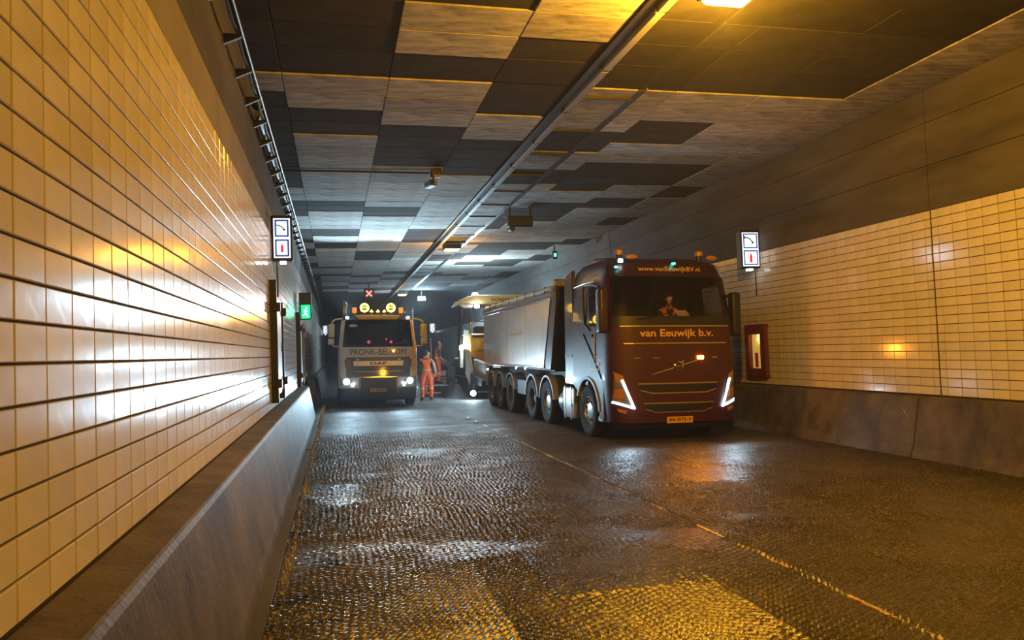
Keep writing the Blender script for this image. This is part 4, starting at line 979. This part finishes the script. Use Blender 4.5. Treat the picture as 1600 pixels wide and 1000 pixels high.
# engine house
MB().prism([(-.95, 1.75), (.95, 1.75), (.95, 2.42), (-.95, 2.42)], 'y', -.3, 1.8).build('engine_house', M_pyel, pv, bevel=.05)
MB().box(-.88, .88, -.33, -.3, 2.26, 2.36).build('grille_slot', M_black, pv)
for i in range(5): MB().box(-.85 + .36 * i, -.58 + .36 * i, -.335, -.30, 1.85, 2.18).build('hatch', M_pyel, pv, bevel=.015)
MB().prism([(-.98, 1.75), (.9, 1.75), (.6, 1.35), (-.6, 1.35)], 'y', -.25, .5).build('hood_skirt', mat('paver_orange', (.62, .28, .03), .5), pv, bevel=.03)
MB().tube([(-.9, .1, 2.42), (-.88, .1, 2.86), (-.6, .1, 2.92), (-.2, .1, 2.88), (-.1, .1, 2.42)], .03).build('hand_rail', M_chrome, pv, smooth=True)
MB().box(-.55, .3, .9, 1.5, 2.42, 2.75).build('console', M_black, pv, bevel=.05)
MB().box(-1.1, 1.1, -.2, 3.0, .35, 1.5).build('chassis', mat('paver_dark', (.02, .022, .03), .5), pv, bevel=.06)
for s in (-1, 1):
    tr_ = [(.0 + .35 * math.cos(a) * (1) + (2.4 if math.cos(a) > 0 else 0), .40 + .38 * math.sin(a)) for a in [2 * PI * i / 20 for i in range(20)]]
    MB().prism(tr_, 'x', s * .72, s * 1.12).build('crawler_track', M_rubber, pv, bevel=.02)
    MB().prism([(-2.7, .55), (-.4, .6), (-.3, 1.45), (-2.5, 1.3)], 'x', s * .68, s * .84).build('hopper_wing', M_pyel if s > 0 else M_pgrey, pv, bevel=.03)
MB().prism([(-2.6, .5), (-.3, .5), (-.3, .9), (-2.6, .7)], 'x', -1.0, 1.0).build('hopper_floor', M_dsteel, pv)
# slanting end plate and floodlights on the near corner
MB().prism([(-1.20, 1.78), (-1.02, 1.78), (-.86, .95), (-.88, .60), (-1.02, .42), (-1.18, .85)], 'y', -.42, -.34).build('end_plate', M_pgrey, pv, bevel=.02)
MB().tube([(-1.04, -.44, 1.76), (-.88, -.44, .95), (-.90, -.44, .6)], .02).build('plate_edge', M_pyel, pv)
MB().tube([(-1.15, -.3, .9), (-1.0, -.2, .5), (-.75, -.3, .35)], .05).build('hydraulic_hose', M_steel, pv, smooth=True)
for x, z in ((-1.26, 1.88), (-1.06, 1.92)):
    MB().box(x - .07, x + .07, -.02, .10, z - .09, z + .09).build('floodlight', M_flood, pv, bevel=.02)
light('flood_light', 'SPOT', (-1.2, -.12, 1.9), WHITE, P_WORK * 1.1, .1, pv, (-math.radians(80), 0, -math.radians(55)), math.radians(130), .8)
light('flood_light', 'POINT', (-.6, .6, 4.16), WHITE, P_WORK * 2.3, .1, pv)  # unseen lamp added above the canopy to brighten the ceiling
MB().box(-.70, -.50, .52, .68, 3.96, 4.06).build('added_roof_light', M_flood, pv, bevel=.02)  # small body for the added light above the canopy
light('canopy_light', 'SPOT', (-.62, -.08, 3.40), WHITE, P_WORK * .4, .08, pv, (-math.radians(60), 0, -math.radians(40)), math.radians(130), .5)
gl = MB().lathe([(.0, -.05), (.09, -.03), (.10, .04), (.0, .05)], (-1.22, -2.2, .24), 'y', 18).build('ground_lamp', M_flood, pv, smooth=True)
MB().tube([(-1.22, -2.15, .24), (-1.15, -1.9, .5), (-1.1, -1.6, .8)], .025).build('lamp_stem', M_dsteel, gl)
light('ground_lamp_light', 'POINT', (-1.30, -2.36, .28), WHITE, P_WORK * .3, .08, pv)
# screed with its platform
MB().box(-2.45, 1.2, 2.1, 2.6, .10, .34).build('screed_plate', M_dsteel, pv, bevel=.02)
MB().box(-2.45, 1.2, 2.05, 2.5, .42, .62).build('screed_body', M_pgrey, pv, bevel=.03)
MB().box(-2.45, -1.3, 2.02, 2.06, .64, .70).build('screed_edge', M_chrome, pv)
MB().box(-2.45, 1.2, 2.3, 3.1, .70, .76).build('walkway', M_dsteel, pv)
MB().box(-2.45, -1.25, 2.06, 2.12, .78, .98).build('tool_bin', M_pgrey, pv, bevel=.01)
MB().box(-1.55, -1.2, 1.9, 2.6, .4, 1.15).build('screed_gate', M_dsteel, pv, bevel=.03)
MB().box(-1.62, -1.35, 2.0, 2.3, 1.12, 1.30).build('control_box', M_black, pv, bevel=.02)
MB().tube([(-1.45, 2.1, 1.2), (-1.75, 2.05, 1.28)], .03).build('control_arm', M_steel, pv)
# heap of fresh asphalt
M_asph = mat('fresh_asphalt', (.018, .018, .022), .6, bump=.8, bscale=25, var=.3, vscale=20)
mb = MB(); n = 18; vs = []
for i in range(n + 1):
    for j in range(n + 1):
        u, v_ = i / n, j / n; hh = .55 * math.sin(PI * u) ** .8 * math.sin(PI * v_) ** .8 * (1 + .14 * random.uniform(-1, 1)); x = 3.95 + 1.0 * u; vs.append((x, 27.3 + 2.6 * v_, zr(x) + hh - .01))
mb.add(vs, [(i * (n + 1) + j, (i + 1) * (n + 1) + j, (i + 1) * (n + 1) + j + 1, i * (n + 1) + j + 1) for i in range(n) for j in range(n)])
tag(mb.build('asphalt_heap', M_asph, smooth=True), 'low dark heap of fresh asphalt in front of the paver screed', 'asphalt', kind='stuff')

# ------------------------------------------------------------------ people
M_skin = mat('skin', (.55, .32, .22), .5)
M_hivis = mat('orange_workwear', (.90, .16, .03), .7, var=.12, vscale=20)
M_vest = mat('orange_vest', (.95, .22, .03), .65)
M_band = mat('reflective_band', (.65, .68, .40), .35)
M_shirt = mat('dark_shirt', (.03, .028, .03), .8)
M_blue = mat('blue_shirt', (.05, .10, .20), .8)
M_whites = mat('white_shirt', (.6, .58, .55), .8)
M_hair = mat('dark_hair', (.02, .014, .01), .8)
M_boot = mat('work_boot', (.05, .03, .02), .7)

def person(loc, rotz, J, label, clothes, hair=True, parent=None, group='road workers'):
    """J: joint positions in the person's own frame (facing -y); body grown from a skinned skeleton as one mesh"""
    RAD = {'pelvis': .135, 'belly': .13, 'chest': .145, 'upchest': .125, 'neck': .058, 'jaw': .068, 'skull': .094, 'crown': .07, 'nose': .018,
           'sh': .062, 'el': .046, 'wr': .031, 'palm': .034, 'hip': .095, 'thigh': .088, 'kn': .062, 'calf': .060, 'an': .045, 'heel': .046, 'toe': .036}
    V = []; Rr = []; idx = {}; E = []; bone = []
    def add(nm, p, r): idx[nm] = len(V); V.append(Vector(p)); Rr.append(r)
    for nm, p in J.items():
        base = nm.split('_')[0]; add(nm, p, RAD[base])
    def e(a, b_, tag_): E.append((idx[a], idx[b_])); bone.append((Vector(V[idx[a]]), Vector(V[idx[b_]]), tag_))
    e('pelvis', 'belly', 'torso'); e('belly', 'chest', 'torso'); e('chest', 'upchest', 'torso'); e('upchest', 'neck', 'neck'); e('neck', 'jaw', 'head'); e('jaw', 'skull', 'head'); e('skull', 'crown', 'head')
    for s in 'LR':
        e('upchest', 'sh_' + s, 'torso'); e('sh_' + s, 'el_' + s, 'upper_arm'); e('el_' + s, 'wr_' + s, 'forearm'); e('wr_' + s, 'palm_' + s, 'hand')
        e('pelvis', 'hip_' + s, 'leg'); e('hip_' + s, 'thigh_' + s, 'leg'); e('thigh_' + s, 'kn_' + s, 'leg'); e('kn_' + s, 'calf_' + s, 'leg'); e('calf_' + s, 'an_' + s, 'leg'); e('an_' + s, 'toe_' + s, 'foot'); e('an_' + s, 'heel_' + s, 'foot')
        # five fingers rooted in the palm
        d_ = (V[idx['palm_' + s]] - V[idx['wr_' + s]]).normalized(); side = d_.cross(Vector((0, 1, 0))); side = side.normalized() if side.length > .1 else Vector((1, 0, 0)); curl = d_.cross(side).normalized()
        for k, (o_, L_) in enumerate(((-.030, .062), (-.011, .078), (.010, .074), (.029, .058), (.040, .050))):
            p0 = V[idx['palm_' + s]] + side * o_ + d_ * (.02 if k < 4 else -.02); p1 = p0 + d_ * L_ * .5 + (side * .03 if k == 4 else curl * .008); p2 = p1 + d_ * L_ * .45 + curl * .022
            for q, (p, r) in enumerate(((p0, .010), (p1, .009), (p2, .007))): add('f%d%s%d' % (k, s, q), p, r)
            e('palm_' + s, 'f%d%s0' % (k, s), 'hand'); e('f%d%s0' % (k, s), 'f%d%s1' % (k, s), 'hand'); e('f%d%s1' % (k, s), 'f%d%s2' % (k, s), 'hand')
    me = bpy.data.meshes.new('sk'); me.from_pydata(V, E, []); ob = link(bpy.data.objects.new('sk', me))
    sk = ob.modifiers.new('s', 'SKIN'); sk.use_smooth_shade = True; sk.branch_smoothing = .6
    for i, q in enumerate(me.skin_vertices[0].data): q.radius = (Rr[i], Rr[i]); q.use_root = (i == idx['pelvis'])
    su = ob.modifiers.new('u', 'SUBSURF'); su.levels = 2; su.render_levels = 2
    bpy.context.view_layer.update()
    bm_ = bpy.data.meshes.new_from_object(ob.evaluated_get(bpy.context.evaluated_depsgraph_get())); bpy.data.objects.remove(ob)
    # head shaping: a face with nose, brow and flat sides (person faces -y of the head frame)
    hd = V[idx['skull']]; fwd = (V[idx['nose']] - hd).normalized(); up = (V[idx['crown']] - V[idx['jaw']]).normalized(); sd = fwd.cross(up)
    for q in bm_.vertices:
        r = q.co - hd; a, b_, c = r.dot(fwd), r.dot(up), r.dot(sd)
        if r.length < .2 and b_ > -.11:
            dn = r.normalized(); a1, b1, c1 = dn.dot(fwd), dn.dot(up), dn.dot(sd)
            jw = 1 - max(0, -b1) * .28                         # narrower towards the chin
            rad = 1 / math.sqrt((a1 / .100) ** 2 + (b1 / .122) ** 2 + (c1 / (.080 * jw)) ** 2)
            k_ = min(1, (b_ + .11) / .05); p = dn * (r.length * (1 - k_) + rad * k_)
            a, b_, c = p.dot(fwd), p.dot(up), p.dot(sd)
            if a > .05 and abs(c) < .024 and -.055 < b_ < .015: a += .024 * (1 - abs(c) / .024)
            if a > .05 and .018 < b_ < .04: a += .005
            if abs(c) > .06 and abs(a) < .025 and abs(b_ + .012) < .032: c *= 1.2
            q.co = hd + fwd * a + up * b_ + sd * c
    root = empty('person', loc, (0, 0, rotz), label, 'person', group)
    if parent: root.parent = parent
    bm_.materials.append(M_skin); bm_.name = 'body'
    for p in bm_.polygons: p.use_smooth = True
    part('body', bm_, root)
    # garments: shells of the body's own faces, moved outwards
    def tag_of(c):
        best, bd = None, 9
        for a, b_, t_ in bone:
            ab = b_ - a; t = max(0, min(1, (c - a).dot(ab) / max(1e-9, ab.length_squared))); dd = (a + ab * t - c).length
            if dd < bd: bd, best = dd, t_
        return best
    ft = [(p, tag_of(p.center), p.center) for p in bm_.polygons]
    def shell(nm, test, off, m_):
        vs = {}; mb_ = MB(); P_l = []; F_l = []
        for p, t, c in ft:
            if not test(t, c): continue
            f = []
            for i in p.vertices:
                if i not in vs: vs[i] = len(P_l); P_l.append(bm_.vertices[i].co + bm_.vertices[i].normal * off)
                f.append(vs[i])
            F_l.append(tuple(f))
        if not F_l: return
        mb_.add(P_l, F_l); o = mb_.build(nm, m_, root, smooth=True); return o
    for nm, test, off, m_ in clothes: shell(nm, test, off, m_)
    if hair: shell('hair', lambda t, c: t == 'head' and ((c - hd).dot(up) > .035 or ((c - hd).dot(fwd) < -.01 and (c - hd).dot(up) > -.06)), .012, hair if hair is not True else M_hair)
    for s in (-1, 1):
        MB().ball(hd + fwd * .092 + sd * s * .032 + up * .005, .011, 6).build('eye', M_ink, root, smooth=True)
    MB().ball(hd + fwd * .094 - up * .062, .02, 6, (1, .5, .3)).build('mouth', mat('lips', (.35, .12, .1), .5), root, smooth=True)
    return root
def standing(h=1.80, armL=None, armR=None, head=(0, -.12, 0), lean=0., stance=.13):
    k = h / 1.80
    J = {'pelvis': (0, 0, .98), 'belly': (0, -.01, 1.12), 'chest': (0, -.02 - lean * .5, 1.28), 'upchest': (0, -.01 - lean, 1.42), 'neck': (0, -.01 - lean * 1.2, 1.53), 'jaw': (0, -.035 - lean * 1.5, 1.60),
         'skull': (0, -.03 - lean * 1.6, 1.68), 'crown': (0, -.01 - lean * 1.6, 1.735)}
    sk = Vector(J['skull']); J['nose'] = tuple(sk + Vector(head))
    for s, sg, arm in (('L', 1, armL), ('R', -1, armR)):
        J['sh_' + s] = (sg * .185, -.01 - lean, 1.42)
        arm = arm or [(sg * .24, .03, 1.13), (sg * .25, -.05, .88), (sg * .25, -.07, .80)]
        J['el_' + s], J['wr_' + s], J['palm_' + s] = arm
        J['hip_' + s] = (sg * .095, 0, .93); J['thigh_' + s] = (sg * (stance - .02), -.01, .72); J['kn_' + s] = (sg * stance, -.02, .50); J['calf_' + s] = (sg * stance, .02, .33); J['an_' + s] = (sg * stance, .02, .085)
        J['toe_' + s] = (sg * (stance + .03), -.15, .036); J['heel_' + s] = (sg * stance, .065, .046)
    return {a: (p[0] * k, p[1] * k, p[2] * k) for a, p in J.items()}
def workwear(shirt, sleeve='upper_arm', legs=M_hivis, h=1.8, k=1.):
    ar = (lambda t, c: t == 'upper_arm' or (t == 'torso' and c.z > .9 * k) or (sleeve == 'forearm' and t == 'forearm'))
    return [('shirt', lambda t, c: ar(t, c) or (t == 'neck' and c.z < 1.5 * k), .008, shirt),
            ('trousers', lambda t, c: t == 'leg' or (t == 'torso' and c.z < 1.0 * k), .014, legs),
            ('boots', lambda t, c: t == 'foot', .012, M_boot),
            ('vest', lambda t, c: t == 'torso' and 1.0 * k < c.z < 1.47 * k, .024, M_vest),
            ('waist_band', lambda t, c: t == 'torso' and 1.06 * k < c.z < 1.12 * k, .030, M_band),
            ('leg_band', lambda t, c: t == 'leg' and .40 * k < c.z < .45 * k, .020, M_band)]
# worker with his back to us, seen between the truck and the paver
k = 1.0
person((3.15, 26.6, zr(3.15)), PI + .15, standing(1.80, armL=[(.25, .02, 1.14), (.30, -.06, .90), (.31, -.08, .82)], armR=[(-.25, -.05, 1.16), (-.33, -.16, .95), (-.36, -.20, .87)], head=(0, -.12, -.02), stance=.16),
       'worker in orange vest and trousers with dark hair, back to the camera, beside the truck', workwear(M_shirt, 'forearm'))
# worker on the screed, side on, looking down, with a rake
rk = (4.02, 30.0, zr(4.02) + .46)
person(rk, PI / 2 + .25, standing(1.72, armL=[(.24, -.02, 1.15), (.22, -.22, .95), (.20, -.29, .90)], armR=[(-.24, .0, 1.14), (-.22, -.20, .98), (-.2, -.28, .95)], head=(0, -.11, -.06), lean=.07),
       'bald worker in blue shirt and orange vest standing on the paver screed, looking down', workwear(M_blue, k=.955), hair=False)
# worker half hidden behind the first
person((3.52, 28.9, zr(3.52)), -.35, standing(1.74, armL=[(.27, -.03, 1.15), (.33, -.14, .95), (.35, -.17, .88)]),
       'worker in a white shirt mostly hidden behind the worker in front', workwear(M_whites, 'forearm', k=.967), hair=mat('grey_hair', (.45, .42, .38), .8))
o = empty('rake', (3.80, 30.0, zr(3.8) + .76), label='long pale wooden rake held upright on the screed', cat='rake')
MB().tube([(0, 0, 0), (-.02, .0, 1.55)], .018).build('handle', mat('pale_wood', (.55, .42, .28), .6), o, smooth=True)
MB().box(-.16, .16, -.02, .02, -.01, .04).build('rake_head', M_dsteel, o)
# driver in the maroon cab
def seated():
    J = {'pelvis': (0, 0, 0), 'belly': (0, -.02, .14), 'chest': (0, -.02, .30), 'upchest': (0, -.03, .44), 'neck': (0, -.05, .55), 'jaw': (0, -.09, .62), 'skull': (0, -.09, .70), 'crown': (0, -.07, .755)}
    J['nose'] = (-.04, -.19, .64)
    for s, sg in (('L', 1), ('R', -1)):
        J['sh_' + s] = (sg * .185, -.03, .44); J['el_' + s] = (sg * .25, -.16, .22); J['wr_' + s] = (sg * .10, -.38, .27); J['palm_' + s] = (sg * .06, -.44, .30)
        J['hip_' + s] = (sg * .10, -.05, -.02); J['thigh_' + s] = (sg * .13, -.28, .0); J['kn_' + s] = (sg * .14, -.48, .0); J['calf_' + s] = (sg * .14, -.50, -.18); J['an_' + s] = (sg * .14, -.48, -.40)
        J['toe_' + s] = (sg * .15, -.64, -.45); J['heel_' + s] = (sg * .14, -.43, -.44)
    return J
person((TX + .50, TY + 1.33, zr(TX + .5) + 1.98), -.1, seated(), 'driver reading behind the windscreen of the maroon truck',
       [('shirt', lambda t, c: t in ('torso', 'upper_arm', 'forearm') or (t == 'neck' and c.z < .5), .010, M_shirt), ('trousers', lambda t, c: t == 'leg', .012, M_shirt), ('boots', lambda t, c: t == 'foot', .012, M_boot),
        ('vest', lambda t, c: t == 'torso' and c.z > .1 and abs(c.x) > .06, .022, M_vest)], group='drivers')
o = MB().box(-.13, .13, -.004, .004, -.09, .09).build('paper_sheet', mat('paper', (.8, .62, .42), .8)); o.location = (TX + .55, TY + .82, zr(TX) + 2.36); o.rotation_euler = (-.9, 0, .1)
tag(o, 'sheet of paper in the hands of the driver', 'paper')

# ------------------------------------------------------------------ thin dusty haze in the tunnel air
hz = bpy.data.materials.new('dusty_haze'); hz.use_nodes = True; nt = hz.node_tree; nt.nodes.remove(nt.nodes['Principled BSDF'])
vs_ = nt.nodes.new('ShaderNodeVolumeScatter'); vs_.inputs['Color'].default_value = (.92, .95, 1, 1); vs_.inputs['Density'].default_value = .0019; vs_.inputs['Anisotropy'].default_value = .35
nt.links.new(vs_.outputs[0], nt.nodes['Material Output'].inputs['Volume'])
o = MB().box(XL + .01, XR - .01, -3, 95, -.5, ZC - .06).build('haze', hz); tag(o, 'thin dusty haze hanging in the tunnel air', 'haze', kind='stuff')
